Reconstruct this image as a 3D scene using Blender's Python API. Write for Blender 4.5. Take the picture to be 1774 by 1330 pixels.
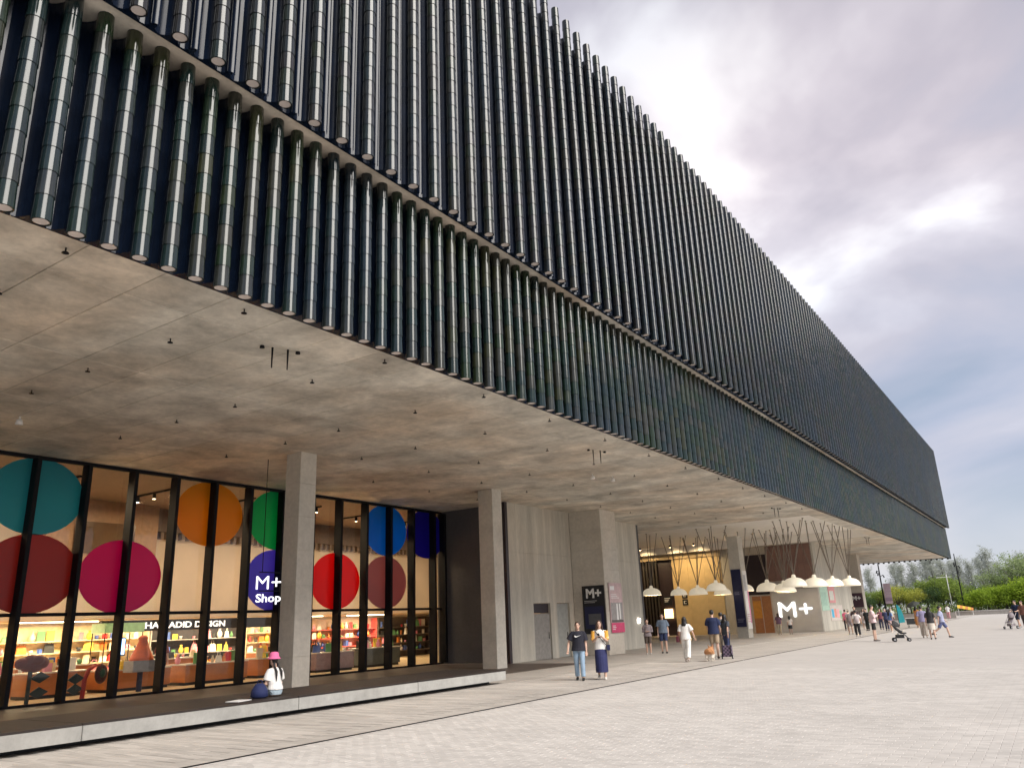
import bpy, math, random
from mathutils import Vector, Matrix
import numpy as np
random.seed(7)
rng = np.random.default_rng(11)
S = bpy.context.scene
for o in list(bpy.data.objects):
    bpy.data.objects.remove(o)
COL = S.collection

# ------------------------------------------------------------------ camera
CAM_P = (1337.489, 0.587435688, 0.299191321, -0.0425858825)   # focal length in photo pixels, yaw, pitch, roll
def cam_axes():
    f, yaw, pit, rol = CAM_P
    fwd = Vector((-math.sin(yaw)*math.cos(pit), math.cos(yaw)*math.cos(pit), math.sin(pit)))
    right = Vector((math.cos(yaw), math.sin(yaw), 0))
    up = right.cross(fwd)
    r2 = right*math.cos(rol) + up*math.sin(rol)
    u2 = -right*math.sin(rol) + up*math.cos(rol)
    return r2, u2, fwd
CR, CU, CF = cam_axes()
EYE = Vector((0, 0, 1.7))
cam = bpy.data.cameras.new('camera')
cam.sensor_width = 36
cam.sensor_fit = 'HORIZONTAL'
cam.lens = CAM_P[0]/1774*36
cam.clip_start = 0.1
cam.clip_end = 6000
camo = bpy.data.objects.new('camera', cam)
COL.objects.link(camo)
m = Matrix((CR, CU, -CF)).transposed().to_4x4()
m.translation = EYE
camo.matrix_world = m
S.camera = camo
def project(p):
    v = Vector(p) - EYE
    d = v.dot(CF)
    if d < 0.1:
        return None
    return (CAM_P[0]*v.dot(CR)/d + 887, 665 - CAM_P[0]*v.dot(CU)/d, d)

# ------------------------------------------------------------------ world, sun, exposure
SUN_EL, SUN_AZ = math.radians(42), math.radians(100)      # azimuth measured from +Y towards +X
W = bpy.data.worlds.new('World')
S.world = W
W.use_nodes = True
nt = W.node_tree
nt.nodes.clear()
def N(t, **kw):
    n = nt.nodes.new(t)
    for k, v in kw.items():
        if k.startswith('i_'):
            n.inputs[k[2:].replace('_', ' ')].default_value = v
        else:
            setattr(n, k, v)
    return n
def LK(a, b):
    nt.links.new(a, b)
out = N('ShaderNodeOutputWorld')
sky = N('ShaderNodeTexSky', sky_type='NISHITA', sun_disc=False, sun_elevation=SUN_EL, sun_rotation=SUN_AZ, dust_density=2.0)
bg_sky = N('ShaderNodeBackground')
bg_sky.inputs['Strength'].default_value = 0.06
LK(sky.outputs[0], bg_sky.inputs['Color'])
tc = N('ShaderNodeTexCoord')
sep = N('ShaderNodeSeparateXYZ')
LK(tc.outputs['Generated'], sep.inputs[0])
# clouds lie on a flat layer: direction / (height + a bit)
addz = N('ShaderNodeMath', operation='ADD'); addz.inputs[1].default_value = 0.5
mx = N('ShaderNodeMath', operation='MAXIMUM'); mx.inputs[1].default_value = 0.0
LK(sep.outputs['Z'], mx.inputs[0]); LK(mx.outputs[0], addz.inputs[0])
div = N('ShaderNodeVectorMath', operation='DIVIDE')
LK(tc.outputs['Generated'], div.inputs[0]); LK(addz.outputs[0], div.inputs[1])
mp = N('ShaderNodeMapping'); mp.inputs['Location'].default_value = (3.28, 1.58, 0.292); mp.inputs['Rotation'].default_value = (0, 0, 0.5); mp.inputs['Scale'].default_value = (1.0, 1.15, 1.0)
LK(div.outputs[0], mp.inputs[0])
n1 = N('ShaderNodeTexNoise'); n1.inputs['Scale'].default_value = 1.9; n1.inputs['Detail'].default_value = 6; n1.inputs['Roughness'].default_value = 0.47; n1.inputs['Distortion'].default_value = 0.35
n2 = N('ShaderNodeTexNoise'); n2.inputs['Scale'].default_value = 0.75; n2.inputs['Detail'].default_value = 4; n2.inputs['Distortion'].default_value = 0.3
mp2 = N('ShaderNodeMapping'); mp2.inputs['Location'].default_value = (7.7, 2.2, 1.3)
LK(mp.outputs[0], n1.inputs['Vector']); LK(mp.outputs[0], mp2.inputs[0]); LK(mp2.outputs[0], n2.inputs['Vector'])
r1 = N('ShaderNodeValToRGB')
e = r1.color_ramp.elements
e[0].position = 0.37; e[0].color = (0.33, 0.38, 0.47, 1)
e[1].position = 0.64; e[1].color = (1.08, 1.06, 1.06, 1)
x = e.new(0.45); x.color = (0.45, 0.46, 0.54, 1)
x = e.new(0.52); x.color = (0.56, 0.53, 0.58, 1)
x = e.new(0.575); x.color = (0.71, 0.67, 0.71, 1)
LK(n1.outputs['Fac'], r1.inputs[0])
r2 = N('ShaderNodeValToRGB')
e = r2.color_ramp.elements
e[0].position = 0.36; e[0].color = (0.84, 0.93, 1.05, 1)
e[1].position = 0.66; e[1].color = (1.04, 1.0, 1.0, 1)
LK(n2.outputs['Fac'], r2.inputs[0])
mul = N('ShaderNodeMix', data_type='RGBA', blend_type='MULTIPLY'); mul.inputs['Factor'].default_value = 1
LK(r1.outputs[0], mul.inputs['A']); LK(r2.outputs[0], mul.inputs['B'])
# brighter pale band low over the horizon
hz = N('ShaderNodeMapRange'); hz.inputs['From Min'].default_value = 0.0; hz.inputs['From Max'].default_value = 0.16; hz.inputs['To Min'].default_value = 0.75; hz.inputs['To Max'].default_value = 0.0
LK(sep.outputs['Z'], hz.inputs['Value'])
mix2 = N('ShaderNodeMix', data_type='RGBA'); mix2.inputs['B'].default_value = (0.72, 0.73, 0.75, 1)
LK(hz.outputs[0], mix2.inputs['Factor']); LK(mul.outputs['Result'], mix2.inputs['A'])
bg_c = N('ShaderNodeBackground')
bg_c.inputs['Strength'].default_value = 0.37
zr = N('ShaderNodeValToRGB')           # thicker grey cloud overhead, thinner bluish cloud low down
e = zr.color_ramp.elements
e[0].position = 0.05; e[0].color = (1, 1, 1, 1)
e[1].position = 0.68; e[1].color = (0.74, 0.76, 0.78, 1)
x = e.new(0.20); x.color = (1.03, 1.06, 1.06, 1)
x = e.new(0.34); x.color = (0.98, 1.0, 1.0, 1)
x = e.new(0.50); x.color = (1, 1, 1, 1)
LK(sep.outputs['Z'], zr.inputs[0])
mul3 = N('ShaderNodeMix', data_type='RGBA', blend_type='MULTIPLY'); mul3.inputs['Factor'].default_value = 1
LK(mix2.outputs['Result'], mul3.inputs['A']); LK(zr.outputs[0], mul3.inputs['B'])
LK(mul3.outputs['Result'], bg_c.inputs['Color'])
ms = N('ShaderNodeMixShader'); ms.inputs[0].default_value = 0.9
LK(bg_sky.outputs[0], ms.inputs[1]); LK(bg_c.outputs[0], ms.inputs[2])
LK(ms.outputs[0], out.inputs[0])

sun = bpy.data.lights.new('sun', 'SUN')
sun.energy = 1.5
sun.angle = math.radians(44)
sun.color = (1, 0.95, 0.88)
suno = bpy.data.objects.new('sun', sun)
COL.objects.link(suno)
sd = Vector((math.sin(SUN_AZ)*math.cos(SUN_EL), math.cos(SUN_AZ)*math.cos(SUN_EL), math.sin(SUN_EL)))
suno.rotation_euler = sd.to_track_quat('Z', 'Y').to_euler()
suno.location = (30, -20, 60)
S.view_settings.view_transform = 'Standard'
S.view_settings.look = 'None'
S.view_settings.gamma = 1
S.view_settings.use_curve_mapping = False
S.view_settings.exposure = 1.7

# ------------------------------------------------------------------ mesh helpers
class MB:
    def __init__(s):
        s.v = []; s.f = []; s.mi = []; s.sm = []
    def add(s, vs, fs, mi=0, smooth=False):
        b = len(s.v)
        s.v.extend([tuple(p) for p in vs])
        for f in fs:
            s.f.append(tuple(i+b for i in f)); s.mi.append(mi); s.sm.append(smooth)
        return s
    def box(s, x0, x1, y0, y1, z0, z1, mi=0, c=0.0):
        if x0 > x1: x0, x1 = x1, x0
        if y0 > y1: y0, y1 = y1, y0
        if z0 > z1: z0, z1 = z1, z0
        if c <= 0:
            vs = [(x0,y0,z0),(x1,y0,z0),(x1,y1,z0),(x0,y1,z0),(x0,y0,z1),(x1,y0,z1),(x1,y1,z1),(x0,y1,z1)]
            return s.add(vs, [(0,3,2,1),(4,5,6,7),(0,1,5,4),(1,2,6,5),(2,3,7,6),(3,0,4,7)], mi)
        pr = [(x0+c,y0),(x1-c,y0),(x1,y0+c),(x1,y1-c),(x1-c,y1),(x0+c,y1),(x0,y1-c),(x0,y0+c)]
        return s.prism(pr, z0, z1, mi)
    def tube(s, pts, rad, n=8, mi=0, cap=True, smooth=True):
        pts = [Vector(p) for p in pts]
        if not isinstance(rad, (list, tuple)):
            rad = [rad]*len(pts)
        vs = []; fs = []
        up = Vector((0, 0, 1))
        d0 = (pts[1]-pts[0]).normalized()
        if abs(d0.dot(up)) > 0.95: up = Vector((0, 1, 0))
        for i, p in enumerate(pts):
            if i == 0: d = pts[1]-p
            elif i == len(pts)-1: d = p-pts[i-1]
            else: d = (pts[i+1]-p).normalized() + (p-pts[i-1]).normalized()
            d.normalize()
            a = d.cross(up)
            if a.length < 1e-4: a = d.cross(Vector((1, 0, 0)))
            a.normalize(); b = a.cross(d).normalized()
            r = rad[i]
            ra, rb = (r if isinstance(r, tuple) else (r, r))
            for k in range(n):
                t = 2*math.pi*k/n
                vs.append(p + a*(ra*math.cos(t)) + b*(rb*math.sin(t)))
        for i in range(len(pts)-1):
            for k in range(n):
                j = (k+1) % n
                fs.append((i*n+k, i*n+j, (i+1)*n+j, (i+1)*n+k))
        s.add(vs, fs, mi, smooth)
        if cap:
            L = len(pts)-1
            s.add([vs[k] for k in range(n)], [tuple(reversed(range(n)))], mi)
            s.add([vs[L*n+k] for k in range(n)], [tuple(range(n))], mi)
        return s
    def lathe(s, prof, c=(0, 0, 0), n=16, mi=0, smooth=True, sy=1.0):
        vs = []; fs = []
        for r, z in prof:
            for k in range(n):
                t = 2*math.pi*k/n
                vs.append((c[0]+r*math.cos(t), c[1]+r*sy*math.sin(t), c[2]+z))
        for i in range(len(prof)-1):
            for k in range(n):
                j = (k+1) % n
                fs.append((i*n+k, i*n+j, (i+1)*n+j, (i+1)*n+k))
        if prof[0][0] > 1e-4: fs.append(tuple(reversed(range(n))))
        if prof[-1][0] > 1e-4:
            b = (len(prof)-1)*n
            fs.append(tuple(range(b, b+n)))
        return s.add(vs, fs, mi, smooth)
    def ell(s, c, r, n=12, m_=8, mi=0):
        vs = []; fs = []
        for i in range(m_+1):
            ph = math.pi*i/m_ - math.pi/2
            for k in range(n):
                t = 2*math.pi*k/n
                vs.append((c[0]+r[0]*math.cos(ph)*math.cos(t), c[1]+r[1]*math.cos(ph)*math.sin(t), c[2]+r[2]*math.sin(ph)))
        for i in range(m_):
            for k in range(n):
                j = (k+1) % n
                fs.append((i*n+k, i*n+j, (i+1)*n+j, (i+1)*n+k))
        return s.add(vs, fs, mi, True)
    def prism(s, poly, z0, z1, mi=0):
        n = len(poly)
        vs = [(p[0], p[1], z0) for p in poly] + [(p[0], p[1], z1) for p in poly]
        fs = [tuple(reversed(range(n))), tuple(range(n, 2*n))] + [(i, (i+1) % n, n+(i+1) % n, n+i) for i in range(n)]
        return s.add(vs, fs, mi)
    def mesh(s, name, mats):
        me = bpy.data.meshes.new(name)
        me.from_pydata(s.v, [], s.f)
        if not isinstance(mats, (list, tuple)): mats = [mats]
        for mm in mats: me.materials.append(mm)
        me.polygons.foreach_set('material_index', s.mi)
        me.polygons.foreach_set('use_smooth', s.sm)
        me.update()
        return me
    def build(s, name, mats, parent=None, loc=None, world=True):
        return link(name, s.mesh(name, mats), parent, loc, world)
def link(name, me, parent=None, loc=None, world=True):
    """link a mesh object; with world=True the mesh (or loc) is in world space even under a parent"""
    o = bpy.data.objects.new(name, me)
    COL.objects.link(o)
    p = Vector(loc) if loc is not None else Vector((0, 0, 0))
    if parent is not None:
        o.parent = parent
        if world:
            q = Vector((0, 0, 0)); a = parent
            while a is not None:
                q += a.location; a = a.parent
            p = p - q
    o.location = p
    return o
def tag(o, label=None, cat=None, group=None, kind=None):
    if label: o['label'] = label
    if cat: o['category'] = cat
    if group: o['group'] = group
    if kind: o['kind'] = kind
    return o
def thing(name, label, cat, loc=(0, 0, 0), rz=0, group=None):
    o = bpy.data.objects.new(name, None)
    o.empty_display_size = 0.2
    COL.objects.link(o)
    o.location = loc; o.rotation_euler = (0, 0, rz)
    return tag(o, label, cat, group)
def dup(root, loc=None, rz=None, label=None):
    r = root.copy(); COL.objects.link(r)
    if loc is not None: r.location = loc
    if rz is not None: r.rotation_euler = (0, 0, rz)
    if label: r['label'] = label
    for ch in list(root.children):
        c = ch.copy(); COL.objects.link(c); c.parent = r
        for g in list(ch.children):
            d = g.copy(); COL.objects.link(d); d.parent = c
    return r
def text_mesh(txt, size, mat, extrude=0.01, bold=0.0, width=None, align='CENTER'):
    cu = bpy.data.curves.new('lettering', 'FONT')
    cu.body = txt; cu.size = size; cu.extrude = extrude; cu.offset = bold; cu.align_x = align; cu.resolution_u = 3
    t = bpy.data.objects.new('lettering', cu)
    COL.objects.link(t)
    bpy.context.view_layer.update()
    dg = bpy.context.evaluated_depsgraph_get()
    me = bpy.data.meshes.new_from_object(t.evaluated_get(dg))
    bpy.data.objects.remove(t)
    if width:
        xs = [v.co.x for v in me.vertices]
        k = width/(max(xs)-min(xs))
        for v in me.vertices: v.co.x *= k
    me.materials.clear(); me.materials.append(mat)
    return me

# ------------------------------------------------------------------ materials
def mat_new(name):
    mt = bpy.data.materials.new(name)
    mt.use_nodes = True
    t = mt.node_tree
    return mt, t, t.nodes['Principled BSDF']
def plain(name, col, rough=0.6, metal=0.0, var=0.12, scale=6.0, bump=0.0, spec=0.5, trans=0.0):
    mt, t, b = mat_new(name)
    b.inputs['Roughness'].default_value = rough
    b.inputs['Metallic'].default_value = metal
    b.inputs['Specular IOR Level'].default_value = spec
    no = t.nodes.new('ShaderNodeTexNoise'); no.inputs['Scale'].default_value = scale; no.inputs['Detail'].default_value = 5
    co = t.nodes.new('ShaderNodeTexCoord'); t.links.new(co.outputs['Object'], no.inputs['Vector'])
    mr = t.nodes.new('ShaderNodeMapRange'); mr.inputs['From Min'].default_value = 0.3; mr.inputs['From Max'].default_value = 0.7
    mr.inputs['To Min'].default_value = 1-var; mr.inputs['To Max'].default_value = 1+var
    t.links.new(no.outputs['Fac'], mr.inputs['Value'])
    mu = t.nodes.new('ShaderNodeVectorMath'); mu.operation = 'SCALE'; mu.inputs[0].default_value = col[:3]
    t.links.new(mr.outputs[0], mu.inputs['Scale'])
    t.links.new(mu.outputs[0], b.inputs['Base Color'])
    if bump:
        bm_ = t.nodes.new('ShaderNodeBump'); bm_.inputs['Strength'].default_value = bump; bm_.inputs['Distance'].default_value = 0.01
        t.links.new(no.outputs['Fac'], bm_.inputs['Height']); t.links.new(bm_.outputs[0], b.inputs['Normal'])
    return mt
def emit(name, col, strength):
    mt, t, b = mat_new(name)
    b.inputs['Base Color'].default_value = (*col, 1)
    b.inputs['Emission Color'].default_value = (*col, 1)
    b.inputs['Emission Strength'].default_value = strength
    return mt
def concrete(name, col, stretch=(1, 1, 1), blotch=0.22, board=0.0, board_axis=1, rnd=0.05, warm=0.3, coarse=0.35):
    mt, t, b = mat_new(name)
    nd, lk = t.nodes.new, t.links.new
    geo = nd('ShaderNodeNewGeometry')
    mpn = nd('ShaderNodeMapping'); mpn.inputs['Scale'].default_value = stretch
    lk(geo.outputs['Position'], mpn.inputs[0])
    a = nd('ShaderNodeTexNoise'); a.inputs['Scale'].default_value = coarse; a.inputs['Detail'].default_value = 8; a.inputs['Roughness'].default_value = 0.66; a.inputs['Distortion'].default_value = 0.2
    f = nd('ShaderNodeTexNoise'); f.inputs['Scale'].default_value = 7; f.inputs['Detail'].default_value = 6; f.inputs['Roughness'].default_value = 0.7
    lk(mpn.outputs[0], a.inputs['Vector']); lk(mpn.outputs[0], f.inputs['Vector'])
    ma = nd('ShaderNodeMapRange'); ma.inputs['From Min'].default_value = 0.32; ma.inputs['From Max'].default_value = 0.68; ma.inputs['To Min'].default_value = 1-blotch; ma.inputs['To Max'].default_value = 1+blotch*0.7
    lk(a.outputs['Fac'], ma.inputs['Value'])
    mf = nd('ShaderNodeMapRange'); mf.inputs['From Min'].default_value = 0.3; mf.inputs['From Max'].default_value = 0.7; mf.inputs['To Min'].default_value = 0.88; mf.inputs['To Max'].default_value = 1.08
    lk(f.outputs['Fac'], mf.inputs['Value'])
    mm = nd('ShaderNodeMath'); mm.operation = 'MULTIPLY'; lk(ma.outputs[0], mm.inputs[0]); lk(mf.outputs[0], mm.inputs[1])
    oi = nd('ShaderNodeObjectInfo')
    mo = nd('ShaderNodeMapRange'); mo.inputs['To Min'].default_value = 1-rnd; mo.inputs['To Max'].default_value = 1+rnd
    lk(oi.outputs['Random'], mo.inputs['Value'])
    m3 = nd('ShaderNodeMath'); m3.operation = 'MULTIPLY'; lk(mm.outputs[0], m3.inputs[0]); lk(mo.outputs[0], m3.inputs[1])
    last = m3
    if board:
        sp = nd('ShaderNodeSeparateXYZ'); lk(geo.outputs['Position'], sp.inputs[0])
        ad = nd('ShaderNodeMath'); ad.operation = 'ADD'; lk(sp.outputs[0], ad.inputs[0]); lk(sp.outputs[1], ad.inputs[1])
        sc = nd('ShaderNodeMath'); sc.operation = 'MULTIPLY'; sc.inputs[1].default_value = 5.0; lk(ad.outputs[0], sc.inputs[0])
        fl = nd('ShaderNodeMath'); fl.operation = 'FLOOR'; lk(sc.outputs[0], fl.inputs[0])
        wn = nd('ShaderNodeTexWhiteNoise'); wn.noise_dimensions = '1D'; lk(fl.outputs[0], wn.inputs['W'])
        mb_ = nd('ShaderNodeMapRange'); mb_.inputs['To Min'].default_value = 1-board; mb_.inputs['To Max'].default_value = 1+board
        lk(wn.outputs['Value'], mb_.inputs['Value'])
        m4 = nd('ShaderNodeMath'); m4.operation = 'MULTIPLY'; lk(m3.outputs[0], m4.inputs[0]); lk(mb_.outputs[0], m4.inputs[1])
        last = m4
    w = nd('ShaderNodeTexNoise'); w.inputs['Scale'].default_value = 0.23; w.inputs['Detail'].default_value = 3
    lk(geo.outputs['Position'], w.inputs['Vector'])
    cm = nd('ShaderNodeMix'); cm.data_type = 'RGBA'
    cm.inputs['A'].default_value = (*col, 1); cm.inputs['B'].default_value = (col[0]*(1+0.1*warm), col[1]*(1-0.18*warm), col[2]*(1-0.4*warm), 1)
    mw = nd('ShaderNodeMapRange'); mw.inputs['From Min'].default_value = 0.42; mw.inputs['From Max'].default_value = 0.66
    lk(w.outputs['Fac'], mw.inputs['Value']); lk(mw.outputs[0], cm.inputs['Factor'])
    scl = nd('ShaderNodeVectorMath'); scl.operation = 'SCALE'
    lk(cm.outputs['Result'], scl.inputs[0]); lk(last.outputs[0], scl.inputs['Scale'])
    lk(scl.outputs[0], b.inputs['Base Color'])
    b.inputs['Roughness'].default_value = 0.75
    b.inputs['Specular IOR Level'].default_value = 0.3
    bp = nd('ShaderNodeBump'); bp.inputs['Strength'].default_value = 0.25; bp.inputs['Distance'].default_value = 0.01
    lk(f.outputs['Fac'], bp.inputs['Height']); lk(bp.outputs[0], b.inputs['Normal'])
    return mt
def ceramic(name, z0, tl, y0, p, cols, rough=0.12, metal=0.0):
    """glaze whose colour changes from tile to tile"""
    mt, t, b = mat_new(name)
    nd, lk = t.nodes.new, t.links.new
    geo = nd('ShaderNodeNewGeometry'); sp = nd('ShaderNodeSeparateXYZ'); lk(geo.outputs['Position'], sp.inputs[0])
    def idx(sock, o, d):
        a = nd('ShaderNodeMath'); a.operation = 'SUBTRACT'; a.inputs[1].default_value = o; lk(sock, a.inputs[0])
        c = nd('ShaderNodeMath'); c.operation = 'DIVIDE'; c.inputs[1].default_value = d; lk(a.outputs[0], c.inputs[0])
        f = nd('ShaderNodeMath'); f.operation = 'FLOOR'; lk(c.outputs[0], f.inputs[0]); return f
    iz, iy = idx(sp.outputs[2], z0, tl), idx(sp.outputs[1], y0-p/2, p)
    cb = nd('ShaderNodeCombineXYZ'); lk(iy.outputs[0], cb.inputs[0]); lk(iz.outputs[0], cb.inputs[1])
    wn = nd('ShaderNodeTexWhiteNoise'); wn.noise_dimensions = '3D'; lk(cb.outputs[0], wn.inputs['Vector'])
    rp = nd('ShaderNodeValToRGB'); rp.color_ramp.interpolation = 'CONSTANT'
    e = rp.color_ramp.elements
    e[0].position = 0; e[0].color = (*cols[0], 1); e[1].position = 1.0/len(cols); e[1].color = (*cols[1], 1)
    for i in range(2, len(cols)):
        q = e.new(i/len(cols)); q.color = (*cols[i], 1)
    lk(wn.outputs['Value'], rp.inputs[0])
    # drift of tone along the facade
    no = nd('ShaderNodeTexNoise'); no.inputs['Scale'].default_value = 0.35; no.inputs['Detail'].default_value = 2; lk(geo.outputs['Position'], no.inputs['Vector'])
    hs = nd('ShaderNodeMix'); hs.data_type = 'RGBA'; hs.inputs['B'].default_value = (0.010, 0.018, 0.027, 1)
    mr = nd('ShaderNodeMapRange'); mr.inputs['From Min'].default_value = 0.45; mr.inputs['From Max'].default_value = 0.7; mr.inputs['To Max'].default_value = 0.85
    lk(no.outputs['Fac'], mr.inputs['Value']); lk(mr.outputs[0], hs.inputs['Factor']); lk(rp.outputs[0], hs.inputs['A'])
    # streaky glaze
    ns = nd('ShaderNodeTexNoise'); ns.inputs['Scale'].default_value = 9; ns.inputs['Detail'].default_value = 3
    mpn = nd('ShaderNodeMapping'); mpn.inputs['Scale'].default_value = (3, 3, 0.5); lk(geo.outputs['Position'], mpn.inputs[0]); lk(mpn.outputs[0], ns.inputs['Vector'])
    ms_ = nd('ShaderNodeMapRange'); ms_.inputs['From Min'].default_value = 0.3; ms_.inputs['From Max'].default_value = 0.7; ms_.inputs['To Min'].default_value = 0.75; ms_.inputs['To Max'].default_value = 1.25
    lk(ns.outputs['Fac'], ms_.inputs['Value'])
    sc = nd('ShaderNodeVectorMath'); sc.operation = 'SCALE'; lk(hs.outputs['Result'], sc.inputs[0]); lk(ms_.outputs[0], sc.inputs['Scale'])
    lk(sc.outputs[0], b.inputs['Base Color'])
    rr = nd('ShaderNodeMapRange'); rr.inputs['To Min'].default_value = rough*0.7; rr.inputs['To Max'].default_value = rough*1.7
    lk(wn.outputs['Value'], rr.inputs['Value']); lk(rr.outputs[0], b.inputs['Roughness'])
    b.inputs['Metallic'].default_value = metal
    b.inputs['Coat Weight'].default_value = 0.25; b.inputs['Coat Roughness'].default_value = 0.04
    b.inputs['Specular IOR Level'].default_value = 0.4
    return mt
def paving(name, col, bx, by, joint=0.75, var=0.1, grain=0.14, rough=0.8, blend_from=None):
    """brick-bond paving colour by position; bx along X, by along Y"""
    mt, t, b = mat_new(name)
    nd, lk = t.nodes.new, t.links.new
    geo = nd('ShaderNodeNewGeometry')
    br = nd('ShaderNodeTexBrick')
    br.inputs['Scale'].default_value = 1; br.inputs['Brick Width'].default_value = bx; br.inputs['Row Height'].default_value = by
    br.inputs['Mortar Size'].default_value = 0.004; br.inputs['Mortar Smooth'].default_value = 0.4; br.inputs['Bias'].default_value = 0
    br.inputs['Color1'].default_value = (1-var,)*3+(1,); br.inputs['Color2'].default_value = (1+var,)*3+(1,); br.inputs['Mortar'].default_value = (joint,)*3+(1,)
    lk(geo.outputs['Position'], br.inputs['Vector'])
    no = nd('ShaderNodeTexNoise'); no.inputs['Scale'].default_value = 0.5; no.inputs['Detail'].default_value = 9; no.inputs['Roughness'].default_value = 0.65
    lk(geo.outputs['Position'], no.inputs['Vector'])
    mr = nd('ShaderNodeMapRange'); mr.inputs['From Min'].default_value = 0.3; mr.inputs['From Max'].default_value = 0.7; mr.inputs['To Min'].default_value = 1-grain; mr.inputs['To Max'].default_value = 1+grain
    lk(no.outputs['Fac'], mr.inputs['Value'])
    s1 = nd('ShaderNodeVectorMath'); s1.operation = 'SCALE'; s1.inputs[0].default_value = col
    lk(mr.outputs[0], s1.inputs['Scale'])
    s2 = nd('ShaderNodeVectorMath'); s2.operation = 'MULTIPLY'; lk(s1.outputs[0], s2.inputs[0]); lk(br.outputs['Color'], s2.inputs[1])
    lk(s2.outputs[0], b.inputs['Base Color'])
    b.inputs['Roughness'].default_value = rough; b.inputs['Specular IOR Level'].default_value = 0.3
    return mt
def paver_mat(name, col, bx, by, var=0.1, grain=0.14, rough=0.8):
    """single pavers: tone per cell plus stone grain"""
    mt, t, b = mat_new(name)
    nd, lk = t.nodes.new, t.links.new
    geo = nd('ShaderNodeNewGeometry')
    vr = nd('ShaderNodeVectorMath'); vr.operation = 'DIVIDE'; vr.inputs[1].default_value = (bx, by, 1); lk(geo.outputs['Position'], vr.inputs[0])
    v2 = nd('ShaderNodeTexVoronoi'); v2.inputs['Scale'].default_value = 1.0; lk(vr.outputs[0], v2.inputs['Vector'])
    sp = nd('ShaderNodeSeparateColor'); lk(v2.outputs['Color'], sp.inputs[0])
    m1 = nd('ShaderNodeMapRange'); m1.inputs['To Min'].default_value = 1-var; m1.inputs['To Max'].default_value = 1+var; lk(sp.outputs[0], m1.inputs['Value'])
    no = nd('ShaderNodeTexNoise'); no.inputs['Scale'].default_value = 0.5; no.inputs['Detail'].default_value = 10; no.inputs['Roughness'].default_value = 0.68
    lk(geo.outputs['Position'], no.inputs['Vector'])
    mr = nd('ShaderNodeMapRange'); mr.inputs['From Min'].default_value = 0.3; mr.inputs['From Max'].default_value = 0.7; mr.inputs['To Min'].default_value = 1-grain; mr.inputs['To Max'].default_value = 1+grain
    lk(no.outputs['Fac'], mr.inputs['Value'])
    mm = nd('ShaderNodeMath'); mm.operation = 'MULTIPLY'; lk(m1.outputs[0], mm.inputs[0]); lk(mr.outputs[0], mm.inputs[1])
    s1 = nd('ShaderNodeVectorMath'); s1.operation = 'SCALE'; s1.inputs[0].default_value = col; lk(mm.outputs[0], s1.inputs['Scale'])
    lk(s1.outputs[0], b.inputs['Base Color'])
    b.inputs['Roughness'].default_value = rough; b.inputs['Specular IOR Level'].default_value = 0.3
    return mt
def glass_mat(name, tint=(0.92, 0.95, 0.95), refl=0.06):
    mt = bpy.data.materials.new(name); mt.use_nodes = True
    t = mt.node_tree; t.nodes.clear()
    o = t.nodes.new('ShaderNodeOutputMaterial')
    tr = t.nodes.new('ShaderNodeBsdfTransparent'); tr.inputs[0].default_value = (*tint, 1)
    gl = t.nodes.new('ShaderNodeBsdfGlossy'); gl.inputs['Roughness'].default_value = 0.02
    lw = t.nodes.new('ShaderNodeLayerWeight'); lw.inputs[0].default_value = 0.5
    pw = t.nodes.new('ShaderNodeMath'); pw.operation = 'POWER'; pw.inputs[1].default_value = 5; t.links.new(lw.outputs['Facing'], pw.inputs[0])
    fr = t.nodes.new('ShaderNodeMath'); fr.operation = 'MULTIPLY_ADD'; fr.inputs[1].default_value = 0.9; fr.inputs[2].default_value = 0.03; t.links.new(pw.outputs[0], fr.inputs[0])
    mi = t.nodes.new('ShaderNodeMixShader')
    t.links.new(fr.outputs[0], mi.inputs[0]); t.links.new(tr.outputs[0], mi.inputs[1]); t.links.new(gl.outputs[0], mi.inputs[2]); t.links.new(mi.outputs[0], o.inputs[0])
    return mt
def leaf_mat(name, c1, c2):
    mt, t, b = mat_new(name)
    nd, lk = t.nodes.new, t.links.new
    geo = nd('ShaderNodeNewGeometry')
    rp = nd('ShaderNodeValToRGB'); e = rp.color_ramp.elements
    e[0].color = (*c1, 1); e[1].color = (*c2, 1)
    no = nd('ShaderNodeTexNoise'); no.inputs['Scale'].default_value = 0.6; no.inputs['Detail'].default_value = 2; lk(geo.outputs['Position'], no.inputs['Vector'])
    ad = nd('ShaderNodeMath'); ad.operation = 'MULTIPLY_ADD'; ad.inputs[1].default_value = 0.5; lk(geo.outputs['Random Per Island'], ad.inputs[0])
    ms_ = nd('ShaderNodeMath'); ms_.operation = 'MULTIPLY'; ms_.inputs[1].default_value = 0.5; lk(no.outputs['Fac'], ms_.inputs[0]); lk(ms_.outputs[0], ad.inputs[2])
    lk(ad.outputs[0], rp.inputs[0]); lk(rp.outputs[0], b.inputs['Base Color'])
    b.inputs['Roughness'].default_value = 0.6
    b.inputs['Specular IOR Level'].default_value = 0.25
    tr = nd('ShaderNodeBsdfTranslucent'); lk(rp.outputs[0], tr.inputs[0])
    mx_ = nd('ShaderNodeMixShader'); mx_.inputs[0].default_value = 0.5
    o = t.nodes['Material Output']; lk(b.outputs[0], mx_.inputs[1]); lk(tr.outputs[0], mx_.inputs[2]); lk(mx_.outputs[0], o.inputs[0])
    return mt

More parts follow.
